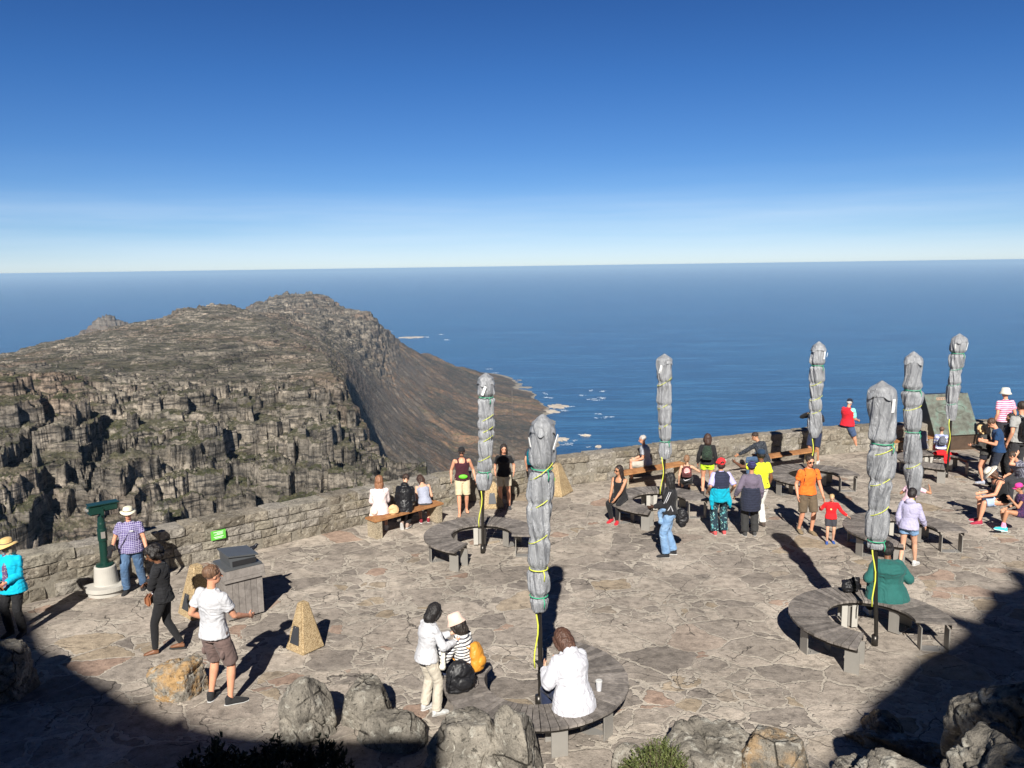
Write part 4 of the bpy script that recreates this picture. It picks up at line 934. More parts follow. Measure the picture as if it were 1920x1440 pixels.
# ------------------------------------------------ people
def V3(*a): return Vector(a)
def ring_loft(stations,n=16,cap=True):
    """stations: (centre, right vector, forward vector) already scaled to half sizes"""
    vs=[];fs=[]
    for c,a,b in stations:
        for k_ in range(n):
            t=2*math.pi*k_/n; vs.append(c+a*math.cos(t)+b*math.sin(t))
    for i in range(len(stations)-1):
        for k_ in range(n): k2=(k_+1)%n; fs.append((i*n+k_,i*n+k2,(i+1)*n+k2,(i+1)*n+k_))
    if cap: fs+=[tuple(range(n-1,-1,-1)),tuple((len(stations)-1)*n+k_ for k_ in range(n))]
    return vs,fs
_sb=bmesh.new(); bmesh.ops.create_icosphere(_sb,subdivisions=2,radius=1); _SV=[v.co.copy() for v in _sb.verts]; _SF=[[v.index for v in f.verts] for f in _sb.faces]; _sb.free()
class Soft:
    """overlapping lofts fused into one continuous skin"""
    def __init__(s): s.v=[];s.f=[]
    def _a(s,vs,fs): b=len(s.v); s.v+=[tuple(v) for v in vs]; s.f+=[tuple(b+i for i in f) for f in fs]
    def limb(s,pts,rs_,n=12,flat=1.0,ref=None,balls=True):
        pts=[Vector(p) for p in pts]; N=len(pts); st=[]; r0=ref or Vector((1,0,0))
        for i,p in enumerate(pts):
            t=(pts[min(i+1,N-1)]-pts[max(i-1,0)]).normalized(); a=r0-t*r0.dot(t)
            a=a.normalized() if a.length>.05 else t.orthogonal().normalized(); b=t.cross(a).normalized(); st.append((p,a*rs_[i],b*rs_[i]*flat)); r0=a
        s._a(*ring_loft(st,n)); 
        if balls:
            s.ball(pts[0],rs_[0]*.98); s.ball(pts[-1],rs_[-1]*.98)
    def ball(s,c,r,M=None):
        r=(r,r,r) if not isinstance(r,(tuple,list)) else r
        vs=[Vector((v.x*r[0],v.y*r[1],v.z*r[2])) for v in _SV]; vs=[(M@v if M is not None else v)+Vector(c) for v in vs]; s._a(vs,_SF)
    def loft(s,st,n=18): s._a(*ring_loft(st,n))
    def build(s,name,mat,parent,vox=.012,sm=2,wr=0.0,seed=0,wsc=9.0,wz=1.7):
        me=bpy.data.meshes.new('tmp'); me.from_pydata(s.v,[],s.f)
        bm=bmesh.new(); bm.from_mesh(me); bmesh.ops.recalc_face_normals(bm,faces=bm.faces); bm.to_mesh(me); bm.free()
        o=bpy.data.objects.new('tmp',me); scene.collection.objects.link(o)
        md=o.modifiers.new('r','REMESH'); md.mode='VOXEL'; md.voxel_size=vox; md.use_smooth_shade=True
        dg=bpy.context.evaluated_depsgraph_get(); ev=o.evaluated_get(dg); m2=bpy.data.meshes.new_from_object(ev,depsgraph=dg)
        bpy.data.objects.remove(o); bpy.data.meshes.remove(me)
        n=len(m2.vertices); co=np.empty(n*3,np.float32); m2.vertices.foreach_get('co',co); co=co.reshape(-1,3).astype(np.float64)
        ed=np.empty(len(m2.edges)*2,np.int32); m2.edges.foreach_get('vertices',ed); ed=ed.reshape(-1,2)
        cnt=np.bincount(ed.ravel(),minlength=n)[:,None].clip(1)
        for it in range(sm):
            acc=np.zeros_like(co); 
            for d in range(3): acc[:,d]=np.bincount(ed[:,0],co[ed[:,1],d],n)+np.bincount(ed[:,1],co[ed[:,0],d],n)
            co=co*.45+acc/cnt*.55
        if wr:
            no=np.empty(n*3,np.float32); m2.vertices.foreach_get('normal',no); no=no.reshape(-1,3)
            q=co*wsc; q[:,2]*=(1 if wz>.5 else .25); wx=fbm(q[:,0]*.5+seed,q[:,1]*.5,q[:,2]*.5,o=2,seed=seed)
            f=(1-2*np.abs(fbm(q[:,0]+wx,q[:,1]+wx,q[:,2]*wz+wx*3+seed,o=3,seed=seed+3)))-.45
            co=co+no*(f*wr)[:,None]
        m2.vertices.foreach_set('co',co.astype(np.float32).ravel()); m2.update()
        m2.materials.clear(); m2.materials.append(mat); m2.name=name
        m2.polygons.foreach_set('use_smooth',np.ones(len(m2.polygons),dtype=bool))
        return link(bpy.data.objects.new(name,m2),parent)
def ik(a,b,l1,l2,pole):
    d=b-a; L=min(d.length,(l1+l2)*.998); 
    if d.length<1e-5: d=Vector((0,0,-1))
    u=d.normalized(); x=(l1*l1-l2*l2+L*L)/(2*L); h=math.sqrt(max(0,l1*l1-x*x)); p=pole-u*pole.dot(u); p=p.normalized() if p.length>1e-4 else u.orthogonal().normalized()
    return a+u*x+p*h, a+u*L
_mc={}
def skin(c):
    if ('s',c) not in _mc:
        k=NT('skin'); v=k.obj(); n=k.noise(v,14,3,.5); k.set(Base_Color=k.mix(1,c,k.ramp(n,[(.3,.9),(.7,1.08)]),'MULTIPLY'),Roughness=.5); k.b.inputs['Specular IOR Level'].default_value=.35
        k.b.inputs['Subsurface Weight'].default_value=.08; k.b.inputs['Subsurface Scale'].default_value=.02; k.b.inputs['Subsurface Radius'].default_value=(1,.35,.2); _mc[('s',c)]=k.m
    return _mc[('s',c)]
def cloth(c,kind='plain',c2=(.9,.9,.9),s=1.0):
    key=(c,kind,c2,s)
    if key in _mc: return _mc[key]
    k=NT('fabric_'+kind); v=k.obj(); col=None
    n=k.noise(v,7,4,.6); sh=k.ramp(n,[(.3,.86),(.7,1.1)])
    sx_=k.n('ShaderNodeSeparateXYZ',{0:v})
    def saw(o,f,w): return k.math('LESS_THAN',k.math('FRACT',k.math('MULTIPLY',o,f)),w)
    if kind=='stripe': col=k.mix(saw(k.math('ADD',sx_.outputs[2],k.math('MULTIPLY',n,.02)),1/(.045*s),.42),c,c2)
    elif kind=='check':
        a=saw(k.math('ADD',sx_.outputs[2],k.math('MULTIPLY',n,.01)),1/.035,.22); b=saw(sx_.outputs[0],1/.035,.22); col=k.mix(k.math('MAXIMUM',a,b),c,c2)
    elif kind=='floral':
        d=k.vor(v,22*s,'F1'); col=k.mix(k.ramp(d,[(.18,1.0),(.30,0.0)]),c,c2); col=k.mix(k.ramp(k.vor(v,11*s,'F1'),[(.22,.9),(.34,0.0)]),col,(.10,.32,.34))
    elif kind=='speck': col=k.mix(k.ramp(k.vor(k.map(v,(1,1,2)),34,'F1'),[(.16,.8),(.26,0.0)]),c,c2)
    elif kind=='denim': col=k.mix(k.ramp(k.noise(v,5,4,.65),[(.4,0.0),(.7,.7)]),c,c2)
    elif kind=='quilt': col=k.mix(saw(sx_.outputs[2],1/.055,.10),c,tuple(x*.3 for x in c))
    else: col=k.mix(0,c,c)
    col=k.mix(1,col,sh,'MULTIPLY'); k.set(Base_Color=col,Roughness=.82 if kind!='shiny' else .35); k.b.inputs['Specular IOR Level'].default_value=.25
    if kind!='shiny': k.b.inputs['Sheen Weight'].default_value=.08
    w1=k.noise(k.map(v,(1,1,.55)),13,4,.55,1.0); k.set(Normal=k.bump(w1,.55,.022)); _mc[key]=k.m; return k.m
HAIRM={}
def hairmat(c):
    if c not in HAIRM:
        k=NT('hair'); v=k.obj(); n=k.noise(k.map(v,(60,60,7)),1,4,.6); k.set(Base_Color=k.mix(1,c,k.ramp(n,[(.3,.6),(.7,1.45)]),'MULTIPLY'),Roughness=.6,Normal=k.bump(n,.8,.008)); HAIRM[c]=k.m
    return HAIRM[c]
LS=(.58,.33,.22); LR=(.60,.29,.18); TAN=(.42,.21,.12); BRN=(.17,.078,.042); DRK=(.055,.027,.017)
WHT=(.78,.78,.79); BLK=(.014,.014,.016); NAVY=(.018,.026,.06)
def person(label,at,h=1.70,face=0,pelvis=None,lean=0,bend=0,side=0,twist=0,hl=None,hr=None,fl=None,fr=None,kl=None,kr=None,el_=None,er=None,toes=None,
           head=(0,0,0),fem=False,fat=1.0,sk=LS,top=None,bot=None,shoe=None,hair=None,hat=None,glasses=False,facefeat=True,base_up=0.0,vox=.012,extra=None,htop=None):
    """at: ground pixel (or world Vector). local frame: +y forward, +x right"""
    base=at if isinstance(at,Vector) else G(*at)
    if htop is not None and pelvis is None:     # stature from the pixel of the top of the head
        d=ray(*htop); t=base.y/d.y; h=(HC+d.z*t-base.z)
    s=h/1.72; root=empty('person',(base.x,base.y,base.z+base_up),R_(face),label,'person','visitors on the viewing terrace'); root.scale=(s,s,s)
    vox=vox/s; sd_=sum(map(ord,label))%97; rs=random.Random(sd_)
    P=Vector(pelvis) if pelvis else Vector((0,0,.93)); sw=.158 if fem else .178; hw=.088
    lr=R_(-lean); Rl=Matrix.Rotation(lr,3,'X')@Matrix.Rotation(R_(side),3,'Y'); Rb=Matrix.Rotation(R_(-lean-bend),3,'X')@Matrix.Rotation(R_(side),3,'Y')@Matrix.Rotation(R_(twist),3,'Z')
    X0=Vector((1,0,0));Y0=Vector((0,1,0));Z0=Vector((0,0,1)); Rp=Matrix.Rotation(lr*.35,3,'X')
    up1=Rl@Z0; up2=Rb@Z0; x2=Rb@X0; y2=Rb@Y0; y1=Rl@Y0
    W1=P+(Rp@Z0)*.05; WA=P+up1*.15; CH=WA+(up1+up2).normalized()*.18; SH=CH+up2*.13; NB=SH+up2*.055
    ha,hy,hrl=head  # pitch down, yaw left, roll
    Rh=Rb@Matrix.Rotation(R_(hy),3,'Z')@Matrix.Rotation(R_(-ha),3,'X')@Matrix.Rotation(R_(hrl),3,'Y'); 
    hu=Rh@Z0; hf=Rh@Y0; hx=Rh@X0
    NT_=NB+(up2*.6+hu*.4).normalized()*.055+hf*.008; HCn=NT_+hu*.105+hf*.018
    # limbs
    Lh=P+X0*-hw+Vector((0,0,-.02)); Rhp=P+X0*hw+Vector((0,0,-.02))
    FL=Vector(fl) if fl else Vector((-.11,.0,.085)); FR=Vector(fr) if fr else Vector((.11,.02,.085))
    KL,FL=ik(Lh,FL,.43,.42,Vector(kl) if kl else Vector((-.12,1,.1))); KR,FR=ik(Rhp,FR,.43,.42,Vector(kr) if kr else Vector((.12,1,.1)))
    SL=SH-x2*sw-up2*.02; SR=SH+x2*sw-up2*.02
    HL=Vector(hl) if hl else SL+Vector((-.07,.04,-.50)); HR=Vector(hr) if hr else SR+Vector((.07,.04,-.50))
    EL,HL=ik(SL,HL,.285,.25,Vector(el_) if el_ else Vector((-.35,-1,-.3))); ER,HR=ik(SR,HR,.285,.25,Vector(er) if er else Vector((.35,-1,-.3)))
    toes=toes or (8,-8)
    B=Soft(); f_=fat
    def torso(S,inf,z0=0,z1=9,hem=None,tall=False):
        st=[(P-Z0*.10,X0*(.115),Rp@Y0*.085),(P-Z0*.03,X0*.158,Rp@Y0*.108),(W1,X0*.165,Rp@Y0*.112),(WA,Rl@X0*(.125 if fem else .140),y1*.094),(WA.lerp(CH,.5),Rl@X0*(.135 if fem else .152),y1*.104),(CH,x2*(.150 if fem else .170),y2*(.116 if fem else .112)),(CH.lerp(SH,.55),x2*(.155 if fem else .175),y2*.105),(SH,x2*(.120 if fem else .135),y2*.085),(NB-up2*.012,x2*.066,y2*.062)]
        st=st[z0:z1]; out=[]
        for i,(c,a,b) in enumerate(st):
            k_=f_ if i+z0<8 else 1
            out.append((c+(Rl@Y0)*(.02*(f_-1)*3 if 1<i+z0<5 else 0),a*(k_+inf/a.length),b*(k_*(1+.15*(f_-1))+inf/b.length)))
        if hem: out=hem+out
        S.loft(out)
    torso(B,0)
    if fem:
        for q in(-1,1): B.ball(CH+x2*.065*q+y2*.085+up2*.01,(.052,.045,.05))
    B.limb([NB-up2*.04,NT_,NT_+hu*.05],[.056,.050,.050])
    B.ball(HCn+hu*.024-hf*.012,(.076,.094,.097),Rh); B.ball(HCn-hu*.045+hf*.022,(.057,.064,.064),Rh); B.ball(HCn-hu*.078+hf*.055,(.026,.022,.022),Rh)
    B.limb([HCn+hf*.082+hu*.012,HCn+hf*.106-hu*.022],[.009,.014],8); 
    for q in (-1,1): B.ball(HCn+hx*.072*q-hf*.004-hu*.004,(.010,.018,.028),Rh)
    for (S_,E_2,H_2) in ((SL,EL,HL),(SR,ER,HR)):
        B.limb([S_,S_.lerp(E_2,.35),E_2],[.050*(.92 if fem else 1.05)*f_**.7,.046*(.9 if fem else 1.05)*f_**.7,.036*f_**.5]); B.limb([E_2,E_2.lerp(H_2,.3),H_2],[.037*f_**.5,.038*f_**.4,.025])
    for (S_,E_2,H_2) in ((Lh,KL,FL),(Rhp,KR,FR)):
        B.limb([S_,S_.lerp(E_2,.4),E_2],[.088*f_**.8,.075*f_**.8,.052*f_**.5]); B.limb([E_2,E_2.lerp(H_2,.32),H_2.lerp(E_2,.12),H_2],[.052*f_**.5,.055*f_**.5,.034,.035])
    # hands with five fingers
    def hand(E_2,H_2,q):
        d=(H_2-E_2).normalized(); inn=X0*(-q); pn=(inn-d*inn.dot(d)); pn=pn.normalized() if pn.length>.1 else Y0.copy(); sdv=d.cross(pn).normalized()
        if sdv.dot(Y0*1.0+Z0*.6)<0: sdv=-sdv     # thumb side forwards / up
        pc=H_2+d*.05; M=Matrix((sdv,pn,d)).transposed(); B.ball(pc,(.036,.017,.05),M); B.limb([H_2,pc],[.024,.026],8)
        for i_,(o,L,cu) in enumerate(((.030,.070,.35),(.011,.078,.42),(-.009,.072,.5),(-.028,.058,.6))):
            a=pc+sdv*o+d*.036; b=a+(d+pn*.25*cu+sdv*o*1.5).normalized()*L*.5; c=b+(d*.8+pn*cu*1.3).normalized()*L*.5; B.limb([a,b,c],[.0098,.0092,.0080],7,balls=False)
        a=pc+sdv*.028-d*.018; b=a+(sdv*.75+d*.6+pn*.25).normalized()*.038; c=b+(d+sdv*.25+pn*.4).normalized()*.030; B.limb([a,b,c],[.0125,.0105,.009],7,balls=False)
    hand(EL,HL,-1); hand(ER,HR,1)
    feet=[]
    for (K_,F_2,q,ty) in ((KL,FL,-1,toes[0]),(KR,FR,1,toes[1])):
        flat_=abs((K_-F_2).normalized().z)>.3
        fd=Matrix.Rotation(R_(ty),3,'Z')@Y0; dz=0
        sh_=(K_-F_2).normalized(); 
        if F_2.z>.14: fd=(fd-sh_*fd.dot(sh_)).normalized()
        upf=Z0 if F_2.z<=.14 else (fd.cross(X0)*-1 if fd.cross(X0).dot(sh_)<0 else fd.cross(X0)); upf=upf.normalized()
        rt=fd.cross(upf).normalized(); heel=F_2-upf*.055-fd*.035; 
        st=[(heel-fd*.015+upf*.005,rt*.026,upf*.028),(heel+fd*.03+upf*.012,rt*.034,upf*.040),(heel+fd*.10+upf*.004,rt*.040,upf*.034),(heel+fd*.165-upf*.008,rt*.046,upf*.022),(heel+fd*.21-upf*.014,rt*.030,upf*.014)]
        B.loft(st,12); feet.append((heel,fd,upf,rt,F_2,K_))
    body=B.build('body',skin(sk),root,vox=min(vox,.011),sm=2)
    # face
    if facefeat:
        q=MB()
        for e in (-1,1):
            q=MB(); bb=HCn+hx*.030*e+hf*.0785+hu*.014; q.add([bb+hx*.0135*math.cos(t)+hu*.0065*math.sin(t)+hf*(.002*math.cos(t)*0+.004*math.sin(3.14*0)) for t in np.linspace(0,5.5,8)]+[bb+hf*.006],[(i,(i+1)%8,8) for i in range(8)]); q.build('eye',simple_c('eye_dark',(.03,.022,.018),.3),root)
            q=MB(); b1=HCn+hx*.014*e+hf*.084+hu*.032; b2=HCn+hx*.046*e+hf*.070+hu*.034; q.tube([b1,(b1+b2)/2+hu*.005+hf*.003,b2],.0035,5); q.build('eyebrow',hairmat(hair[1] if hair else (.03,.02,.015)),root)
        q=MB(); q.tube([HCn-hx*.022-hu*.050+hf*.0755,HCn-hu*.050+hf*.086,HCn+hx*.022-hu*.050+hf*.0755],.0055,6); q.build('mouth',simple_c('lips',tuple(x*(.75 if i==0 else .5) for i,x in enumerate(sk)),.5),root)
    # clothes
    if bot:
        kind,cm=bot[0],bot[1]; S=Soft(); loose=bot[2] if len(bot)>2 else .014
        if kind in('long','shorts','leggings','knee','mini','capri'):
            lw=.008; of=(Rl@Y0)*(.02*(f_-1)*3); S.loft([(c+(of if ll==lw else of*.4),a*(f_+ll/a.length),b*(f_+ll/b.length)) for c,a,b,ll in [(P-Z0*.11,X0*.12,Rp@Y0*.088,loose),(P-Z0*.03,X0*.160,Rp@Y0*.110,min(loose,.012)),(W1,X0*.165,Rp@Y0*.112,lw),(W1.lerp(WA,.35),Rl@X0*(.150 if fem else .156),y1*.105,lw)]])
            for (S_,K_,F_2) in ((Lh,KL,FL),(Rhp,KR,FR)):
                r1=.088*f_**.8+min(loose,.016); r2=.056*f_**.5+loose; r3=(.040 if kind=='leggings' else .050)+loose*(.6 if kind=='leggings' else 1)
                if kind in('shorts','mini','knee'):
                    u={'shorts':.72,'mini':.42,'knee':.98}[kind]; E2=S_.lerp(K_,u); S.limb([S_,S_.lerp(K_,u*.5),E2],[r1,r1*(.97),max(r2,r1*(.86 if kind!='mini' else .95))],16,balls=False)
                    S.ball(S_,r1*.98)
                else:
                    E2=F_2 if kind!='capri' else K_.lerp(F_2,.45)
                    E3=K_.lerp(E2,.99); S.limb([S_,S_.lerp(K_,.45),K_],[r1,r1*.86,r2]); S.limb([K_,K_.lerp(E3,.45),E3],[r2,(r2+r3)/2+.004,r3+(.008 if kind=='long' else 0)],16,balls=False); S.ball(K_,r2*.98)
        elif kind in('skirt','dress'):
            kn=(KL+KR)/2; u=bot[3] if len(bot)>3 else .8
            hip=P-Z0*.03; ed=hip.lerp(kn,u); w_=max(.175,abs(KR.x-KL.x)/2+.085)
            ax_=(ed-hip).normalized(); fx_=X0.cross(ax_).normalized()
            S.loft([(ed,X0*(w_+.02),fx_*.13),(hip.lerp(ed,.5),X0*(.18),fx_*.13),(hip,X0*.172,Rp@Y0*.122),(W1,X0*.175,Rp@Y0*.120),(W1.lerp(WA,.6),Rl@X0*.145,y1*.105)])
        nm={'long':'trousers','leggings':'leggings','shorts':'shorts','knee':'shorts','mini':'shorts','capri':'trousers','skirt':'skirt','dress':'dress_skirt'}[kind]
        S.build(nm,cm,root,vox=vox,sm=2,wr=.010 if kind!='leggings' else .004,seed=sd_)
    if top:
        kind,cm=top[0],top[1]; loose=top[2] if len(top)>2 else .014; low=top[3] if len(top)>3 else .02
        S=Soft(); c0=P+Z0*(.03)-Z0*low
        loose=max(loose,.020) if kind not in('tank','strap') else max(loose,.017)
        hem=[(P-(Rp@Z0)*low,X0*(.168*f_+loose+.014),Rp@Y0*(.118*f_+loose+.022))]
        if low>.12: hem=[(P-(Rp@Z0)*low,X0*(.182*f_+loose+.015),Rp@Y0*(.142*f_+loose+.02)),(P-(Rp@Z0)*(low*.5),X0*(.180*f_+loose+.01),Rp@Y0*(.138*f_+loose+.018))]
        torso(S,loose,2,9 if kind not in('tank','strap') else 7,hem)
        if fem:
            for q in(-1,1): S.ball(CH+x2*.065*q+y2*(.09*(1)+loose*.4)+up2*.01,(.056,.048,.054))
        if kind in('tank','strap'):
            for q in(-1,1):
                for yy in(-1,1): S.limb([CH.lerp(SH,.5)+x2*.095*q+y2*yy*.095,SH+x2*.098*q+up2*.028+y2*yy*.045,SH+x2*.09*q+up2*.042],[.026,.024,.022] if kind=='tank' else [.012]*3,8)
        fr_={'short':.62,'elbow':.95,'long':2,'cap':.35,'threeq':1.5}.get(kind,0)
        if fr_:
            for (S_,E_2,H_2) in ((SL,EL,HL),(SR,ER,HR)):
                ru=.050*(.95 if fem else 1.05)*f_**.7+loose*.6; re=.040*f_**.5+loose*.9; rw=.030+loose*.7
                S.ball(S_,ru*.96)
                if fr_<=1: S.limb([S_,S_.lerp(E_2,fr_*.5),S_.lerp(E_2,fr_)],[ru,ru*.98,ru*.98+.004],14,balls=False)
                else:
                    S.limb([S_,S_.lerp(E_2,.5),E_2],[ru,ru*.95,re]); w2=E_2.lerp(H_2,(fr_-1)*.96); S.limb([E_2,E_2.lerp(w2,.5),w2],[re,(re+rw)/2+.003,rw],14,balls=False); S.ball(E_2,re*.98)
        if len(top)>4 and top[4]=='hood':
            S.ball(NB-y2*.075+up2*.0,(.10,.065,.075),Rb); S.limb([NB+x2*.07+y2*.03,NB-y2*.06+up2*.03,NB-x2*.07+y2*.03],[.022,.035,.022])
        elif kind not in('tank','strap'):
            S.limb([NB-up2*.02,NB+up2*.008],[.066,.060],14,balls=False)
        S.build('top',cm,root,vox=vox,sm=2,wr=.011,seed=sd_+5)
    if shoe:
        sc_,so_=shoe[0],shoe[1]
        for heel,fd,upf,rt,F_2,K_ in feet:
            if shoe[0]=='sandal':
                q=Soft(); q.loft([(heel+fd*(x_)-upf*.040,rt*w_,upf*.010) for x_,w_ in ((-.03,.02),(0,.034),(.09,.038),(.17,.048),(.225,.03))],14); o=q.build('sandal',so_,root,vox=vox*.6,sm=1)
                continue
            q=Soft(); q.loft([(heel-fd*.030+upf*.004,rt*.030,upf*.034),(heel+fd*.0+upf*.016,rt*.042,upf*.050),(heel+fd*.09+upf*.006,rt*.046,upf*.042),(heel+fd*.17-upf*.008,rt*.053,upf*.030),(heel+fd*.235-upf*.016,rt*.030,upf*.018)],14)
            q.limb([heel+upf*.02,F_2+upf*.012],[.044,.043],12,balls=False)
            sh_o=q.build('shoe',sc_,root,vox=vox*.8,sm=1)
            q=Soft(); q.loft([(heel+fd*x_-upf*.036,rt*w_,upf*.013) for x_,w_ in ((-.042,.022),(-.01,.042),(.09,.046),(.17,.055),(.245,.028))],14); q.build('sole',so_,sh_o,vox=vox*.6,sm=0)
    if hair:
        st_,hc=hair[0],hair[1]; S=Soft(); L=hair[2] if len(hair)>2 else .2
        if st_!='bald':
            S.ball(HCn+hu*.048-hf*.034,(.090,.098,.090),Rh) if not hat else S.ball(HCn+hu*.01-hf*.034,(.084,.080,.080),Rh); 
            if st_ in('long','bob','pony','curly','dread','bun'):
                S.ball(HCn-hf*.046-hu*(.035 if hat else 0),(.094 if not hat else .088,.082 if not hat else .07,.105 if not hat else .075),Rh)
                for q in(-1,1): S.limb([HCn+hx*.060*q+hu*.05+hf*.02,HCn+hx*.074*q-hf*.015-hu*.02],[.022,.022],8) if st_!='bun' and st_!='pony' else None
            if st_ in('long','dread'):
                e=HCn-hf*.075-hu*.08; S.limb([HCn-hf*.05,e,e-Z0*L*.5-hf*.01,e-Z0*L-hf*.0],[.095,.098,.085,.045],14,flat=.5,ref=hx)
                for q in(-1,1): S.limb([HCn+hx*.068*q+hu*.02,HCn+hx*.080*q-hu*.08-hf*.02,HCn+hx*.085*q-hu*(.08+L*.6)-hf*.03],[.024,.028,.016],8)
            if st_=='dread':
                for i_ in range(16):
                    a=rs.uniform(-2.2,2.2); c=HCn+hx*.075*math.sin(a)-hf*.07*math.cos(a); S.limb([c+hu*.02,c-Z0*L*.5-hf*.01,c-Z0*(L*rs.uniform(.7,1.1))+hx*.03*math.sin(a)],[.014,.013,.009],7)
            if st_=='bob': 
                S.limb([HCn-hf*.045+hu*(.02 if not hat else -.03),HCn-hf*.055-hu*.05,HCn-hf*.055-hu*.115],[.105,.112,.098],14,flat=.78,ref=hx)
                for q in(-1,1): S.limb([HCn+hx*.070*q+hu*(.04 if not hat else -.02)+hf*.03,HCn+hx*.086*q-hu*.03+hf*.02,HCn+hx*.086*q-hu*.10+hf*.0],[.026,.030,.026],8)
            if st_=='pony': S.ball(HCn-hf*.10+hu*.03,.032); S.limb([HCn-hf*.10+hu*.03,HCn-hf*.135-hu*.05,HCn-hf*.12-hu*(.05+L)],[.028,.034,.014],10)
            if st_=='bun': S.ball(HCn-hf*.095+hu*.055,.048)
            if st_=='curly':
                for i_ in range(46):
                    v_=Vector((rs.gauss(0,1),rs.gauss(-.5,1),rs.gauss(.35,.9))).normalized()
                    if v_.y>.45 and v_.z<.45: continue
                    S.ball(HCn+hu*.03-hf*.035+Rh@Vector((v_.x*.115,v_.y*.115,v_.z*.115-.02)),rs.uniform(.026,.044))
            if st_=='beard': S.ball(HCn-hu*.07+hf*.045,(.048,.040,.036),Rh)
            S.build('hair',hairmat(hc),root,vox=vox*.9,sm=1,wr=.013,seed=sd_,wsc=26,wz=.45 if st_!='curly' else 1.0)
    if hat:
        kind,hm=hat[0],hat[1]; Mh_=Matrix.Translation(HCn+hu*.045-hf*.012)@(Rh.to_4x4()); q=MB()
        if kind=='brim':
            bw=hat[2] if len(hat)>2 else .17; n=36
            prof=[(.088,.0),(bw*.75,-.004),(bw,-.016),(bw+.003,-.010),(bw*.75,.006),(.092,.012),(.090,.055),(.078,.088),(.05,.10),(.004,.102)]
            q.lathe(prof,n); q.v=[( a*(1+.0),b*1.12,c+.018*math.cos(2*math.atan2(b,a))*(1 if math.hypot(a,b)>.11 else 0)) for a,b,c in q.v]; q.v=[tuple(Mh_@Vector(v)) for v in q.v]; o=q.build('hat',hm,root,smooth=True)
            q=MB(); q.lathe([(.0935,.012),(.0935,.034),(.091,.034),(.091,.012)],n); q.v=[tuple(Mh_@Vector((a,b*1.12,c))) for a,b,c in q.v]; q.build('hat_band',simple_c('hat_band',hat[3] if len(hat)>3 else (.2,.17,.12),.8),o)
        elif kind=='bucket':
            q.lathe([(.135,-.055),(.138,-.052),(.097,.005),(.092,.06),(.075,.092),(.004,.098)],32); q.v=[tuple(Mh_@Vector((a*(1+.05*math.sin(3*math.atan2(b,a))),b*1.1,c))) for a,b,c in q.v]; q.build('hat',hm,root,smooth=True)
        elif kind=='cap':
            q.lathe([(.086,-.012),(.087,.02),(.078,.062),(.05,.085),(.004,.092)],28); q.v=[(a,b*1.15,c) for a,b,c in q.v]
            vs=[];m_=14
            for z in (0,.006):
                for i_ in range(m_+1):
                    a=math.pi*i_/m_; vs.append((.074*math.cos(a),.085+.085*math.sin(a)**.8,z-.012+.012*math.sin(a)-.02*abs(math.cos(a))))
            q.add(vs,[tuple(range(m_+1)),tuple(range(2*m_+1,m_,-1))]+[(i_,i_+1,m_+2+i_,m_+1+i_) for i_ in range(m_)])
            q.v=[tuple(Mh_@Vector(v)) for v in q.v]; q.build('cap',hm,root,smooth=True)
        elif kind in('wrap','beanie'):
            S=Soft(); S.ball(HCn+hu*.045-hf*.025,(.094,.108,.098),Rh)
            if kind=='wrap': S.ball(HCn+hu*.07-hf*.06,(.085,.08,.075),Rh); S.limb([HCn+hx*.09+hu*.03-hf*.01,HCn+hu*.05+hf*.085,HCn-hx*.09+hu*.03-hf*.01,HCn-hf*.12+hu*.02,HCn+hx*.09+hu*.03-hf*.01],[.028]*5,10)
            S.build('headscarf',hm,root,vox=vox,wr=.012,seed=sd_,wsc=14)
    if glasses:
        q=MB(); Mg=Matrix.Translation(HCn+hf*.088+hu*.014)@(Rh.to_4x4())
        for e in(-1,1):
            q.add([Mg@Vector((e*.032+.026*math.cos(t),-.006-.006*abs(e*.032+.026*math.cos(t))/.05+dy,.019*math.sin(t))) for dy in(0,.004) for t in np.linspace(0,2*math.pi*11/12,12)],[tuple(range(12)),tuple(range(23,11,-1))]+[(i_,(i_+1)%12,12+(i_+1)%12,12+i_) for i_ in range(12)])
            q.tube([Mg@Vector((e*.058,-.012,.004)),Mg@Vector((e*.077,-.085,.004))],.003,5)
        q.box((0,-.004,.006),(.02,.005,.006),Mg); q.build('glasses',simple_c('dark_lens',(.012,.012,.014),.15),root)
    J=dict(root=root,s=s,P=P,WA=WA,CH=CH,SH=SH,NB=NB,HC=HCn,x2=x2,y2=y2,up2=up2,hf=hf,hu=hu,hx=hx,SL=SL,SR=SR,EL=EL,ER=ER,HL=HL,HR=HR,KL=KL,KR=KR,FL=FL,FR=FR,vox=vox,Rb=Rb,Rl=Rl,up1=up1,y1=y1)
    return J
def simple_c(name,c,r):
    key=('c',name,c)
    if key not in _mc: _mc[key]=simple(name,c,r,var=.05)
    return _mc[key]
def W_(J,v):   # person-local point to world
    return J['root'].matrix_basis@Vector(v)
def thingat(J,name,label,cat,loc,group=None):
    """a carried thing: top-level, oriented like its bearer's torso"""
    r=empty(name,(0,0,0),0,label,cat,group); r.matrix_world=J['root'].matrix_basis@Matrix.Translation(Vector(loc))@J['Rb'].to_4x4(); return r
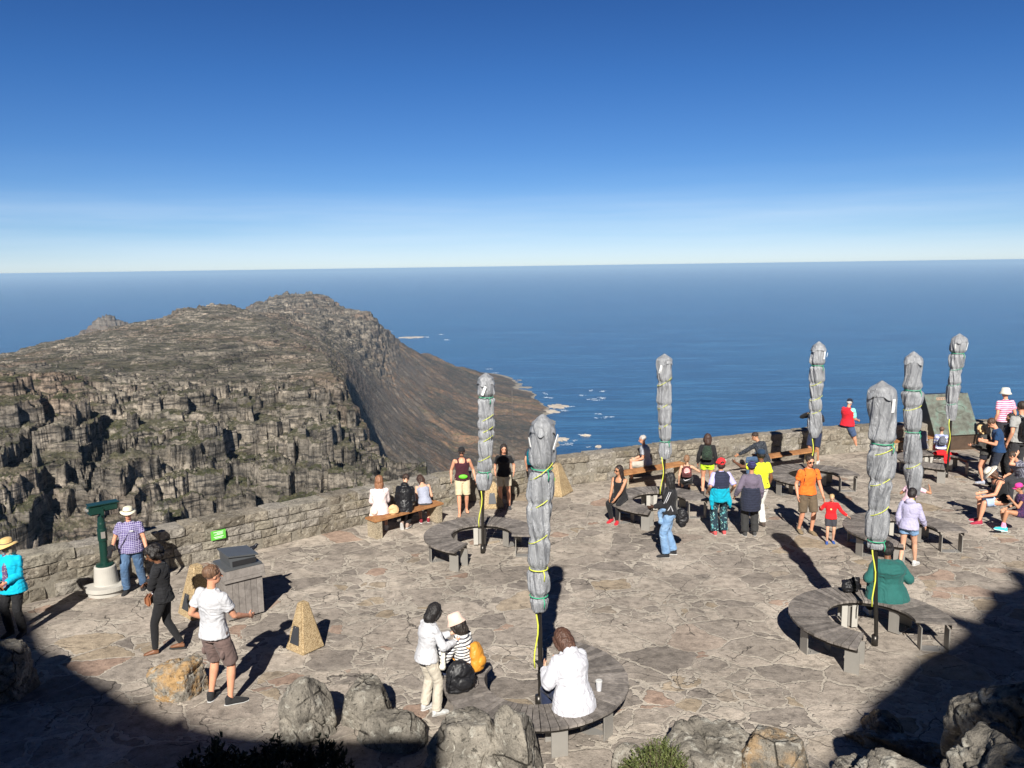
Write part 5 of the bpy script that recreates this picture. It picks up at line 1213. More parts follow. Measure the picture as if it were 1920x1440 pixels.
def backpack(J,label,mat,w=.28,h=.42,d=.15,low=.02,strap=None,group='bags carried by the visitors',mark=None):
    c=J['CH']-J['y2']*(.135+d/2)-J['up2']*low; r=thingat(J,'backpack',label,'backpack',c,group)
    S=Soft(); S.loft([(Vector((0,0,-h/2)),Vector((w*.46,0,0)),Vector((0,d*.45,0))),(Vector((0,-.01,-h*.3)),Vector((w*.52,0,0)),Vector((0,d*.55,0))),(Vector((0,0,h*.15)),Vector((w*.49,0,0)),Vector((0,d*.5,0))),(Vector((0,.01,h*.42)),Vector((w*.36,0,0)),Vector((0,d*.36,0))),(Vector((0,.02,h*.5)),Vector((w*.18,0,0)),Vector((0,d*.2,0)))])
    S.build('bag_body',mat,r,vox=.013,wr=.012,seed=int(w*1000))
    S=Soft(); S.ball((0,-d*.52,-h*.18),(w*.36,.045,h*.2)); S.build('front_pocket',mat,r,vox=.012,wr=.006)
    for q in(-1,1):
        sp=Soft(); pts=[Vector((q*w*.28,d*.4,h*.35)),Vector((q*.085,d*.5+.09,h*.46)),Vector((q*.105,d*.5+.22,h*.30)),Vector((q*.125,d*.5+.25,0)),Vector((q*.15,d*.5+.10,-h*.32))]; sp.limb(pts,[.018]*5,8,flat=.45); sp.build('shoulder_strap',strap or mat,r,vox=.010,sm=1)
    if mark: mark(r,w,h,d)
    return r
def rag(name,pts,rad,mat,parent,wr=.012,flat=.4,seed=0,vox=.012):
    S=Soft(); S.limb(pts,rad,14,flat=flat); return S.build(name,mat,parent,vox=vox,wr=wr,seed=seed)
def T(px,py,up=.45): return G(px,py,up)
def seatp(px,py,up=.45):
    """ground point under a seat pixel"""
    p=G(px,py,up); return Vector((p.x,p.y,gz(p.x,p.y)))
BLKM=cloth(BLK); NAVM=cloth(NAVY); WHM=cloth((.50,.50,.52)); JEAN=cloth((.045,.09,.17),'denim',(.12,.20,.33)); LJEAN=cloth((.14,.25,.42),'denim',(.30,.44,.62))
SOLE=cloth((.50,.50,.49)); DSOLE=cloth((.03,.03,.03)); BSH=cloth((.02,.02,.022)); LEA=simple('brown_leather',(.26,.10,.045),.5,var=.2); BLEA=simple('black_nylon',(.012,.012,.014),.5,var=.3)
BAGG='bags carried by the visitors'
# 1 turquoise jacket
J=person('woman in a turquoise jacket and tan straw hat at the far left edge',(33,1189),htop=(26,1010),face=175,fem=True,fat=1.12,sk=LR,top=('long',cloth((.0,.42,.62)),.024,.14),bot=('long',BLKM,.010),shoe=(BSH,DSOLE),hair=('bob',(.35,.28,.2)),hat=('brim',cloth((.62,.42,.17)),.17),glasses=True,hl=(-.07,.24,1.03),hr=(.09,.24,1.03),head=(6,-14,0),vox=.010)
rag('scarf',[J['NB']+J['x2']*.05+J['y2']*.06,J['CH']+J['y2']*.155,J['WA']+J['y2']*.155,J['P']+J['y2']*.17],[.035,.045,.05,.05],cloth((.12,.07,.16),'floral',(.5,.42,.3),1.3),J['root'])
r=thingat(J,'handbag','small brown shoulder bag worn by the woman in the turquoise jacket','handbag',J['P']+Vector((.06,.19,.0)),BAGG); S=Soft(); S.ball((0,0,0),(.09,.04,.075)); S.build('bag_body',LEA,r,vox=.01); rag('strap',[(.08,0,.05),(.1,-.04,.3),(.02,-.12,.5)],[.008]*3,LEA,r,wr=0)
# 2 man with camera
J=person('man in a purple checked shirt and cream sun hat by the telescope',(252,1108),htop=(224,952),face=190,fat=1.22,sk=LR,top=('short',cloth((.075,.05,.18),'check',(.42,.40,.55)),.022,.10),bot=('long',JEAN,.018),shoe=(BSH,DSOLE),hair=('short',(.3,.28,.25)),hat=('brim',cloth((.72,.68,.52)),.145),glasses=True,hl=(-.33,.14,.88),hr=(.27,.22,1.02),fl=(-.14,-.16,.085),fr=(.12,.08,.085),head=(2,10,0),vox=.010)
r=thingat(J,'camera','black camera with a long lens held by the man in the checked shirt','camera',J['HR']+Vector((.0,.08,-.02)),None); q=MB(); q.box((0,0,0),(.14,.07,.10),bev=.012); q.box((0,0,.06),(.06,.06,.03),bev=.008); q.build('camera_body',BLACK,r); q=MB(); q.tube([(0,.03,-.01),(0,.09,-.04),(0,.19,-.11)],[.036,.036,.042],16); q.build('lens',BLACK,r)
rag('camera_strap',[J['SL']+J['up2']*.07+J['x2']*.06,J['CH']+J['y2']*.165-J['x2']*.03,J['P']+J['y2']*.17+J['x2']*.17],[.014]*3,BLKM,J['root'],wr=0)
q=MB(); q.box(J['CH']+J['y2']*.168-J['x2']*.08+J['up2']*.03,(.07,.006,.025)); q.build('name_badge',WHM,J['root'])
# 3 woman with curly hair
J=person('woman with curly black hair and a black quilted jacket, arms folded',(314,1222),htop=(296,1022),face=100,fem=True,sk=BRN,top=('long',cloth(BLK,'quilt'),.022,.08),bot=('leggings',BLKM,.008),shoe=('sandal',DSOLE),hair=('curly',(.012,.009,.008)),hl=(.10,.22,1.13),hr=(-.12,.20,1.16),el_=(-1,-.2,-.5),er=(1,-.2,-.5),fl=(-.05,.16,.085),fr=(.06,-.20,.11),head=(24,10,0),lean=3,vox=.010)
rag('shirt_front',[J['NB']+J['y2']*.03,J['CH']+J['y2']*.115,J['WA']+J['y2']*.108,J['P']+J['y2']*.14],[.035,.062,.058,.05],WHM,J['root'],wr=.004,flat=.55)
r=thingat(J,'handbag','small tan leather shoulder bag on the curly haired woman','handbag',J['P']+Vector((-.12,.17,-.02)),BAGG); q=MB(); q.box((0,0,0),(.20,.07,.15),bev=.02); q.box((0,.04,.02),(.20,.012,.10),bev=.004); q.build('bag_body',LEA,r); rag('strap',[(.08,0,.07),(.10,-.04,.32),(.02,-.11,.53)],[.007]*3,LEA,r,wr=0)
# 4 man in white t-shirt
J=person('tall man in a white t-shirt and brown cargo shorts, seen from behind',(410,1318),htop=(392,1062),face=-28,sk=LR,top=('short',WHM,.022,.06),bot=('knee',cloth((.145,.10,.09)),.034),shoe=(BSH,SOLE),hair=('short',(.13,.07,.04)),hr=(.21,.34,1.02),hl=(-.20,.12,.98),el_=(-.6,-1,0),fl=(-.14,.02,.085),fr=(.15,.05,.085),toes=(24,-34),head=(6,-26,0),vox=.009)
for q_ in(-1,1): S=Soft(); S.ball(((.150 if q_>0 else -.150),-.02,.66),(.028,.055,.065)); S.build('cargo_pocket',cloth((.145,.10,.09)),J['root'],vox=.012,wr=.006)
r=thingat(J,'jacket','navy jacket with red stripe hanging beside the man in the white t-shirt','jacket',J['HL']+Vector((-.01,.05,-.16)),None); S=Soft(); S.limb([(0,0,.18),(0,.02,0),(.02,.03,-.22)],[.05,.075,.07],14,flat=.5); S.build('jacket_cloth',cloth((.02,.025,.055)),r,vox=.012,wr=.02); q=MB(); q.box((0,-.0,-.13),(.155,.09,.012)); q.box((0,-.0,-.16),(.155,.09,.012)); q.build('stripe',simple_c('red_stripe',(.5,.03,.03),.8),r)
# 5 woman in white and cream
J=person('woman in a white sweater and cream trousers, helping the woman in the bucket hat',(803,1336),htop=(800,1134),face=-52,fem=True,fat=1.06,sk=LS,top=('long',WHM,.026,.07),bot=('long',cloth((.50,.45,.37)),.018),shoe=(SOLE,SOLE),hair=('bob',(.010,.008,.008)),hl=(.06,.40,1.17),hr=(.24,.36,1.12),lean=5,bend=8,head=(20,0,0),fl=(-.12,.02,.085),fr=(.14,.06,.085),vox=.009,facefeat=True)
rag('scarf',[J['CH']+J['x2']*.15+J['y2']*.12,J['WA']+J['x2']*.22+J['y2']*.14,J['P']+Vector((.22,.14,-.15))],[.035,.055,.05],cloth((.72,.69,.60)),J['root'],wr=.02,flat=.5)
# 6 bucket hat woman
s0=seatp(872,1262,.455)
J=person('woman in a pink bucket hat and striped top with the orange backpack',s0,h=1.60,face=62,pelvis=(0,0,.56),fem=True,sk=LS,top=('long',cloth((.78,.77,.73),'stripe',(.04,.045,.07)),.02,.08),bot=('long',NAVM,.014),shoe=(BSH,DSOLE),hair=('bob',(.02,.015,.012)),hat=('bucket',cloth((.72,.52,.43))),glasses=True,fl=(-.10,.42,.085),fr=(.10,.44,.085),hl=(-.14,.36,.88),hr=(.06,.40,.86),lean=4,bend=4,head=(16,0,0),vox=.010)
OR=simple('orange_leather',(.58,.25,.03),.5,var=.2); backpack(J,'orange leather backpack on the back of the woman in the bucket hat',OR,.26,.38,.15,low=.13)
# black backpack on bench
p=G(862,1296,.46); r=empty('backpack',(p.x,p.y+.05,gz(p.x,p.y)+.46),.4,'black backpack standing on the nearest ring bench beside the woman in cream trousers','backpack',BAGG)
S=Soft(); S.loft([(V3(0,0,0),V3(.17,0,0),V3(0,.10,0)),(V3(.01,0,.12),V3(.19,0,0),V3(0,.12,0)),(V3(0,0,.27),V3(.16,0,0),V3(0,.10,0)),(V3(0,0,.36),V3(.09,0,0),V3(0,.06,0))]); S.build('bag_body',BLEA,r,vox=.011,wr=.022,seed=4); S=Soft(); S.ball((.02,-.11,.12),(.12,.045,.09)); S.build('front_pocket',BLEA,r,vox=.011,wr=.01)
for q_ in(-1,1): rag('shoulder_strap',[(q_*.06,-.02,.36),(q_*.14,-.10,.30),(q_*.19,-.11,.10),(q_*.17,-.06,-.0+.02)],[.014]*4,BLEA,r,wr=0)
# 7 white hoodie
s0=seatp(1076,1322,.455)
J=person('woman in a white hoodie sitting on the nearest ring bench looking at her phone',s0,h=1.74,face=26,pelvis=(0,0,.57),fem=True,fat=1.18,sk=LS,top=('long',cloth((.52,.52,.56)),.045,.16,'hood'),bot=('long',NAVM,.022),shoe=(BSH,DSOLE),hair=('bob',(.075,.035,.022)),hl=(-.20,.34,.80),hr=(.05,.36,.80),fl=(-.12,.42,.085),fr=(.12,.46,.085),lean=10,bend=10,head=(26,10,0),vox=.009)
r=thingat(J,'phone','black phone in the hand of the woman in the white hoodie','phone',J['HL']+Vector((-.02,.09,.03)),None); q=MB(); q.box((0,0,0),(.075,.15,.010),Matrix.Rotation(.5,4,'X'),bev=.003); q.build('phone_body',BLACK,r)
p=G(1123,1294,.46); r=empty('paper_cup',(p.x,p.y,gz(p.x,p.y)+.455),0,'white paper cup on the bench right of the woman in the white hoodie','cup'); q=MB(); q.lathe([(.030,0),(.040,.12)],24); q.build('cup',WHM,r,smooth=False); q=MB(); q.lathe([(.043,.12),(.043,.132),(.036,.138),(.005,.138)],24); q.build('lid',SOLE,r)
# 8-10 on the timber bench
def sit(label,px,py,face,**k):
    up=k.pop('up',.455); s0=seatp(px,py,up); d=dict(pelvis=(0,0,up+.105),fl=(-.10,.42,.085),fr=(.10,.44,.085),hl=(-.14,.34,up+.17),hr=(.14,.34,up+.17)); d.update(k); return person(label,s0,face=face,**d)
J=sit('woman with long light brown hair and a pale pink top sitting on the timber bench',713,962,12,h=1.66,fem=True,sk=LS,top=('long',cloth((.72,.60,.58)),.03,.10),bot=('skirt',cloth((.68,.55,.47)),.02,.75),shoe=(SOLE,SOLE),hair=('long',(.22,.10,.05),.22),lean=4,head=(4,-10,0),fl=(-.1,.30,.085),fr=(.14,.22,.085),facefeat=False)
rag('coat_hem',[J['P']+V3(-.14,-.10,-.02),J['P']+V3(-.20,-.15,-.16),J['P']+V3(-.24,-.17,-.30)],[.10,.09,.06],cloth((.68,.55,.47)),J['root'],wr=.02,flat=.35)
r=thingat(J,'handbag','tan soft handbag hanging over the timber bench behind the woman in pale pink','handbag',J['P']+V3(.30,-.13,-.02),BAGG); S=Soft(); S.ball((0,0,.02),(.13,.05,.13)); S.build('bag_body',simple('tan_leather',(.58,.38,.20),.6),r,vox=.011,wr=.02); rag('strap',[(-.06,-.03,-.05),(-.03,-.05,-.22),(.07,-.05,-.24),(.08,-.03,-.08)],[.008]*4,bpy.data.materials['tan_leather'],r,wr=0)
J=sit('person in a shiny black jacket sitting in the middle of the timber bench',758,956,-6,h=1.62,fem=True,fat=1.1,sk=LS,top=('long',cloth((.012,.012,.014),'shiny'),.034,.12,'hood'),bot=('leggings',BLKM,.01),shoe=(cloth((.35,.25,.2)),SOLE),hair=('short',(.035,.018,.012)),lean=12,bend=12,head=(14,6,0),fl=(-.05,-.02,.16),fr=(.06,.04,.12),facefeat=False)
J=sit('girl in a grey top with her head bent, right end of the timber bench',797,946,8,h=1.52,fem=True,sk=LS,top=('strap',cloth((.30,.32,.40),'speck',(.5,.52,.6)),.014,.0),bot=('skirt',cloth((.055,.06,.068)),.02,.6),shoe=(cloth((.22,.02,.03)),SOLE),hair=('long',(.045,.022,.015),.12),lean=14,bend=16,side=-6,head=(30,25,0),fl=(-.12,.06,.1),fr=(.08,.12,.085),facefeat=False)
# 11 tank top man
J=person('muscular man in a dark red tank top, black cap and beige shorts',(868,962),htop=(862,838),face=186,sk=LR,fat=1.04,top=('tank',cloth((.055,.014,.022)),.012,.05),bot=('knee',cloth((.55,.46,.30)),.026),shoe=('sandal',DSOLE),hair=('beard',(.16,.08,.045)),hat=('cap',BLKM),glasses=True,fl=(-.10,-.10,.09),fr=(.09,.20,.085),hl=(-.33,.05,.90),hr=(.28,.12,.93),head=(4,-6,0),lean=3)
r=thingat(J,'waist_bag','bright green waist bag on the man in the tank top','waist bag',J['P']+V3(-.02,.16,.06),BAGG); S=Soft(); S.ball((0,0,0),(.12,.04,.06)); S.build('bag_body',simple('bright_green_nylon',(.13,.55,.03),.5),r,vox=.01)
q=MB(); m0=Matrix.Translation(J['HC']+J['hu']*.085+J['hf']*.074)@Matrix.Rotation(.35,4,'X')
for x_ in(-.014,.014): q.box((x_,0,0),(.006,.004,.022),m0)
q.box((0,0,0),(.022,.004,.006),m0); q.build('cap_mark',WHM,J['root'])
# 12 dark woman
J=person('woman with long dark hair in a black t-shirt and beige shorts by the parapet',(946,952),htop=(943,833),face=178,fem=True,sk=LR,top=('short',BLKM,.018,.06),bot=('shorts',cloth((.52,.46,.34)),.018),shoe=(cloth((.05,.05,.055)),SOLE),hair=('long',(.018,.012,.010),.20),hl=(-.26,.08,.98),hr=(.22,.10,.96),fl=(-.13,.05,.085),fr=(.10,-.10,.085),head=(12,8,0))
# 13 teal backpack
J=person('person with a teal backpack mostly hidden behind the nearest wrapped parasol',(1003,934),h=1.60,face=-20,sk=LR,top=('short',cloth((.04,.04,.05)),.018,.04),bot=('shorts',cloth((.09,.09,.10)),.02),shoe=(BSH,DSOLE),hair=('short',(.03,.02,.015)),facefeat=False)
backpack(J,'teal hiking backpack beside the nearest wrapped parasol',cloth((.0,.14,.19),'shiny'),.30,.46,.18)
# 14 red sneakers
J=sit('woman with sunglasses, black top and red sneakers sitting on a ring bench',1163,938,150,h=1.66,fem=True,fat=1.05,sk=TAN,top=('tank',cloth((.014,.014,.016)),.012,.04),bot=('leggings',BLKM,.010),shoe=(cloth((.45,.02,.03)),SOLE),hair=('long',(.02,.012,.010),.22),glasses=True,hl=(-.05,.40,.62),hr=(.10,.40,.62),lean=6,head=(2,-28,0),fl=(-.08,.36,.085),fr=(.10,.30,.085))
# 15 grey haired man
J=sit('grey haired man in a grey t-shirt sitting on the bench, looking left',1212,872,82,h=1.66,fat=1.15,sk=LR,top=('short',cloth((.36,.38,.42)),.022,.05),bot=('knee',cloth((.40,.37,.32)),.025),shoe=(cloth((.2,.17,.13)),DSOLE),hair=('short',(.38,.36,.34)),lean=8,glasses=True,head=(4,0,0))
# 16 dreadlocks
J=person('woman with dreadlocks, black sweater with white stripes and blue jeans',(1255,1042),htop=(1248,888),face=78,fem=True,fat=1.06,sk=DRK,top=('long',cloth((.015,.015,.017)),.022,.02),bot=('long',LJEAN,.026),shoe=(BSH,SOLE),hair=('dread',(.010,.009,.009),.26),glasses=True,hl=(-.08,.32,1.04),hr=(.10,.30,1.0),head=(4,0,0),fl=(-.10,.06,.085),fr=(.12,-.08,.085))
q=MB()
for i_ in range(2):
    a=J['SL']+V3(-.075,-.02-.0+.035*i_,.03); q.tube([a,(J['SL']+J['EL'])/2+V3(-.072,-.0+.035*i_,0),J['EL']+V3(-.05,.03*i_,.05)],.008,5)
q.build('sleeve_stripe',WHM,J['root'])
q=MB(); q.tube([J['P']+V3(-.17,-.06,.06),J['P']+V3(-.175,-.02,.17),J['P']+V3(-.175,.04,.06)],.012,6); q.build('white_motif',WHM,J['root'])
rag('tied_jacket',[J['P']+V3(-.12,.13,.08),J['P']+V3(-.08,.20,.0),J['P']+V3(-.09,.17,-.20)],[.06,.075,.06],LJEAN,J['root'],wr=.02,flat=.6)
r=thingat(J,'shoulder_bag','large black bag hanging behind the woman with dreadlocks','bag',J['P']+V3(.02,-.24,-.12),BAGG); S=Soft(); S.ball((0,0,0),(.10,.13,.20)); S.build('bag_body',BLEA,r,vox=.013,wr=.03); rag('strap',[(0,.03,.18),(0,.10,.42),(0,.16,.62)],[.016]*3,cloth((.10,.10,.09)),r,wr=0)
# 17 girl with pink backpack
p=seatp(1287,905,.30)
J=person('girl sitting low with a pink backpack in front of the timber bench',p,h=1.45,face=-10,pelvis=(0,0,.42),fem=True,sk=LS,top=('strap',BLKM,.014,.02),bot=('shorts',BLKM,.016),shoe=(BSH,SOLE),hair=('pony',(.20,.11,.06),.12),fl=(-.10,.40,.085),fr=(.10,.38,.085),hr=(.20,.22,.80),er=(1,-.2,-.6),lean=6,head=(6,-10,0),facefeat=False)
def swoosh(parent,c,w,mat,M=None):
    q=MB(); n=16; up_=[];lo=[]
    for i in range(n+1):
        u=i/n; x=(u-.42)*w; y0=.34*w*(u**1.6)-.03*w; 
        if u<.18: y0+=.20*w*((.18-u)/.18)**1.3
        th=.135*w*math.sin(math.pi*min(1,(u*.9+.10)))**.9*(1-u)**.65+.001
        up_.append((x,-.004,y0+th*.5)); lo.append((x,-.004,y0-th*.5))
    vs=[Vector(v) for v in up_+lo[::-1]]; m=len(vs); vs=[Vector(c)+(M@v if M is not None else v) for v in vs]+[Vector(c)+(M@(v+V3(0,-.005,0)) if M is not None else v+V3(0,-.005,0)) for v in vs]
    q.add(vs,[tuple(range(m)),tuple(range(2*m-1,m-1,-1))]+[(i,(i+1)%m,m+(i+1)%m,m+i) for i in range(m)]); return q.build('curved_mark',mat,parent)
PK=simple('pink_print',(.80,.28,.27),.6)
def mk(r,w,h,d):
    S=Soft(); S.ball((0,-d*.56,.02),(w*.34,.035,h*.34)); S.build('pink_panel',PK,r,vox=.011); swoosh(r,(0,-d*.56-.046,-.02),.20,simple_c('pale_pink',(.9,.6,.58),.6))
b_=backpack(J,'black and pink backpack with a curved mark on the seated girl',cloth((.10,.03,.03)),.30,.34,.13,mark=mk); swoosh(b_,(0,-.125,-.255),.24,WHM)
# 18 black top neon shorts
J=person('person with a bob haircut, black top and neon yellow shorts',(1325,928),htop=(1322,814),face=-16,fem=True,sk=LR,top=('long',BLKM,.020,.04),bot=('mini',cloth((.50,.75,.03)),.022),shoe=(BSH,DSOLE),hair=('bob',(.05,.025,.018)),hl=(-.26,.10,.88),head=(4,14,0),facefeat=False)
backpack(J,'small black and green backpack of the person in neon yellow shorts',cloth((.018,.03,.022),'speck',(.10,.22,.10)),.28,.38,.16)
# 19 red headscarf
J=person('woman in a red headscarf, navy quilted vest and teal wrap over patterned trousers',(1349,1002),htop=(1350,860),face=4,fem=True,fat=1.08,sk=TAN,top=('elbow',cloth((.42,.40,.70)),.016,.02),bot=('long',cloth((.012,.03,.045),'floral',(.30,.55,.50)),.026),shoe=(cloth((.5,.08,.08)),SOLE),hair=('bun',(.03,.014,.010)),hat=('wrap',cloth((.72,.03,.035))),facefeat=False,hl=(-.27,.05,.98),hr=(.27,.05,.98))
S=Soft(); S.loft([(J['WA']-V3(0,0,.02),V3(.185,0,0),V3(0,.165,0)),(J['CH'],V3(.215,0,0),V3(0,.175,0)),(J['CH'].lerp(J['SH'],.6),V3(.21,0,0),V3(0,.165,0)),(J['SH']-V3(0,0,.0),V3(.165,0,0),V3(0,.145,0)),(J['NB'],V3(.085,0,0),V3(0,.095,0))]); S.build('vest',cloth((.022,.026,.055),'quilt'),J['root'],vox=.013,wr=.006)
S=Soft(); S.loft([(J['P']+V3(0,-.02,-.16),V3(.185,0,0),V3(0,.15,0)),(J['P']+V3(0,0,.0),V3(.215,0,0),V3(0,.18,0)),(J['WA']-V3(0,0,.0),V3(.19,0,0),V3(0,.165,0))]); S.limb([J['P']+V3(-.16,.0,.1),J['P']+V3(-.20,-.02,-.1),J['P']+V3(-.19,-.03,-.32)],[.06,.06,.03],12); S.limb([J['P']+V3(.12,-.1,.0),J['P']+V3(.16,-.12,-.15),J['P']+V3(.19,-.12,-.29)],[.06,.06,.02],12); S.build('wrap_cloth',cloth((.0,.30,.42)),J['root'],vox=.013,wr=.018,seed=8)
rag('bag_strap',[J['SR']+V3(-.05,-.09,.075),J['CH']+V3(.02,-.17,-.03),J['WA']+V3(-.15,-.13,-.02)],[.011]*3,cloth((.25,.25,.3)),J['root'],wr=0)
# 20 navy headscarf
J=person('person in a navy headscarf, purple shirt and dark padded skirt',(1406,1004),htop=(1404,866),face=-4,fem=True,fat=1.1,sk=TAN,top=('long',cloth((.14,.115,.16)),.026,.02),bot=('long',cloth((.03,.03,.03)),.03),shoe=(cloth((.05,.05,.05)),SOLE),hat=('wrap',cloth((.02,.02,.06),'stripe',(.05,.05,.16),.8)),hair=('short',(.02,.015,.01)),facefeat=False,hl=(-.33,.08,.92))
S=Soft(); S.loft([(J['P']+V3(0,-.01,-.32),V3(.22,0,0),V3(0,.18,0)),(J['P']+V3(0,0,-.05),V3(.24,0,0),V3(0,.195,0)),(J['WA']+V3(0,0,.06),V3(.20,0,0),V3(0,.175,0))]); S.build('padded_skirt',cloth((.02,.024,.045),'quilt'),J['root'],vox=.013,wr=.01,seed=8)
rag('bag_strap',[J['SL']+V3(.06,-.09,.07),J['CH']+V3(.0,-.165,-.02),J['WA']+V3(.17,-.08,.02)],[.010]*3,BLKM,J['root'],wr=0)
# 21 yellow shirt
J=person('man in a bright yellow shirt, dark cap and white trousers pointing towards the sea',(1424,988),htop=(1416,844),face=26,sk=BRN,fat=1.12,top=('short',cloth((.72,.80,.03)),.022,.03),bot=('long',cloth((.74,.72,.66)),.016),shoe=(cloth((.08,.06,.05)),DSOLE),hat=('cap',cloth((.015,.035,.07))),hair=('short',(.015,.012,.01)),hl=(-.30,.48,1.38),el_=(-1,.3,-.3),facefeat=False)
S=Soft(); S.loft([(J['P']+V3(0,0,.045),V3(.190,0,0),V3(0,.142,0)),(J['P']+V3(0,0,.08),V3(.188,0,0),V3(0,.14,0))]); S.build('belt',BLKM,J['root'],vox=.012,sm=1)
# 22 black patterned shirt
J=sit('man in a black patterned long sleeved shirt leaning towards the parapet from his bench',1432,868,36,h=1.72,fat=1.08,sk=TAN,top=('long',cloth((.02,.024,.032),'speck',(.30,.32,.36)),.022,.06),bot=('long',JEAN,.018),shoe=(BSH,DSOLE),hair=('short',(.03,.018,.012)),hl=(-.40,.55,.66),lean=16,bend=14,head=(6,26,0),facefeat=False)
# 23 orange shirt
J=person('man in an orange polo shirt, sunglasses and brown shorts holding a small hand',(1511,1000),htop=(1515,854),face=188,sk=LR,top=('short',cloth((.80,.16,.02)),.020,.05),bot=('knee',cloth((.115,.085,.055)),.028),shoe=(cloth((.20,.15,.09)),DSOLE),hair=('short',(.025,.016,.012)),glasses=True,fl=(-.10,.04,.085),fr=(.10,-.12,.09),hl=(-.30,.12,.84),head=(10,0,0),lean=2)
for q_ in(-1,1): rag('strap',[J['SH']+V3(.11*q_,-.08,.03),J['SH']+V3(.11*q_,.02,.062),J['SH']+V3(.12*q_,.115,-.04),J['CH']+V3(.15*q_,.10,-.12)],[.014]*4,BLKM,J['root'],wr=0)
# 24 child
J=person('small boy in a red sweater and dark shorts holding the man\'s hand',(1556,1018),htop=(1551,926),face=165,sk=LS,top=('long',cloth((.66,.015,.02)),.022,.06),bot=('shorts',cloth((.045,.045,.055)),.024),shoe=(cloth((.03,.08,.30)),cloth((.3,.6,.1))),hair=('short',(.42,.29,.14)),hr=(.36,.12,1.28),er=(.5,-.5,-1),hl=(-.50,.14,1.02),el_=(-.3,-.5,-1),head=(22,0,0),fl=(-.10,-.06,.085),fr=(.10,.04,.085))
q=MB(); q.lathe([(.03,0),(.03,.006)],14,Matrix.Translation(J['CH']+V3(.02,.145,-.04))@Matrix.Rotation(1.57,4,'X')); q.build('chest_motif',simple_c('motif_yellow',(.8,.55,.25),.7),J['root'])
# 25 photographer at wall
J=person('dark haired woman in black standing against the parapet, hands at her face',(1527,868),htop=(1517,757),face=130,fem=True,sk=TAN,top=('long',BLKM,.020,.04),bot=('knee',NAVM,.016),shoe=(SOLE,SOLE),hair=('pony',(.015,.010,.008),.10),glasses=True,hl=(-.12,.26,1.44),hr=(.10,.26,1.46),el_=(-1,0,-.6),er=(1,0,-.6))
# 26 red vest on the wall
p=G(1588,800,.86); s0=Vector((p.x,p.y,gz(p.x,p.y)))
J=person('heavy man in a red vest and navy cap sitting on top of the parapet wall',s0,h=1.72,face=-62,pelvis=(0,0,.97),fat=1.28,sk=LR,top=('short',cloth((.62,.015,.03)),.022,.07),bot=('knee',cloth((.06,.10,.20)),.020),shoe=(cloth((.05,.03,.02)),DSOLE),hat=('cap',cloth((.012,.016,.03))),hair=('short',(.4,.38,.36)),fl=(-.16,.40,.50),fr=(.10,.42,.085),hl=(-.10,.34,1.10),hr=(.14,.34,1.05),lean=4,head=(10,10,0),facefeat=False)
rag('sleeve',[J['SR'],J['SR'].lerp(J['ER'],.75)],[.085,.075],cloth((.25,.68,.58)),J['root'],flat=1)
# 27 teal woman
s0=seatp(1663,1122,.455)
J=person('large woman in a dark green top with a hair bun on the ring bench',s0,h=1.70,face=-10,pelvis=(0,0,.58),fem=True,fat=1.62,sk=BRN,top=('threeq',cloth((.018,.105,.095)),.034,.15),bot=('long',BLKM,.008),shoe=(SOLE,SOLE),hair=('bun',(.012,.010,.010)),hl=(-.30,.20,.72),hr=(.32,.26,.74),fl=(-.14,.46,.085),fr=(.34,.62,.12),lean=8,head=(8,0,0),facefeat=False)
p=G(1598,1114,.46); r=empty('handbag',(p.x,p.y+.05,gz(p.x,p.y)+.46),.3,'crumpled black bag on the bench left of the woman in the dark green top','handbag',BAGG); S=Soft(); S.ball((0,0,.12),(.17,.09,.12)); S.ball((.07,0,.2),(.08,.06,.07)); S.build('bag_body',BLEA,r,vox=.012,wr=.03); rag('strap',[(-.1,0,.15),(-.14,.02,.30),(-.02,.02,.32),(.05,0,.2)],[.010]*4,BLEA,r,wr=0)
# 28 lavender hoodie
J=person('girl in a lavender hoodie and denim shorts walking past the thick wrapped parasol',(1700,1062),htop=(1689,917),face=-42,fem=True,sk=LS,top=('long',cloth((.40,.38,.54)),.028,.08,'hood'),bot=('mini',LJEAN,.020),shoe=(SOLE,SOLE),hair=('bun',(.014,.010,.010)),head=(24,0,0),lean=5,fl=(-.10,-.14,.10),fr=(.10,.20,.085),hr=(.25,.24,.90),facefeat=True)
# 29 kneeling girl
p=G(1700,972,.0); 
J=sit('girl in a pink top and jeans kneeling on a ring bench, one arm stretched out',1702,958,-60,h=1.40,fem=True,sk=TAN,top=('short',cloth((.78,.52,.60)),.018,.03),bot=('long',JEAN,.016),shoe=(cloth((.08,.10,.25)),SOLE),hair=('long',(.06,.03,.02),.12),fl=(-.12,-.14,.55),fr=(.12,-.14,.54),kl=(-.2,1,-.6),kr=(.2,1,-.6),pelvis=(0,0,.78),hl=(-.20,.30,1.10),hr=(.25,.52,1.18),lean=24,bend=8,head=(4,0,0),facefeat=False)
# 30 child by plaque
J=sit('child in a white and blue top with a grey backpack sitting before the bronze plaque',1764,838,-14,h=1.36,sk=LS,top=('long',cloth((.30,.34,.62),'stripe',(.75,.75,.78),3.0),.024,.05),bot=('shorts',cloth((.55,.02,.03)),.03),shoe=(BSH,SOLE),hair=('short',(.11,.06,.04)),facefeat=False)
backpack(J,'grey and white child backpack in front of the bronze plaque',cloth((.10,.11,.14),'speck',(.6,.6,.65)),.26,.34,.13)
p=G(1765,852,.47); r=empty('red_jacket',(p.x,p.y,gz(p.x,p.y)+.455),0,'bright red jacket lying on the ring bench before the bronze plaque','jacket'); S=Soft(); S.ball((0,0,.05),(.24,.14,.07)); S.ball((.30,.0,.03),(.20,.10,.035)); S.ball((.08,-.16,-.08),(.10,.03,.16)); S.build('jacket_cloth',cloth((.70,.015,.02)),r,vox=.013,wr=.02)
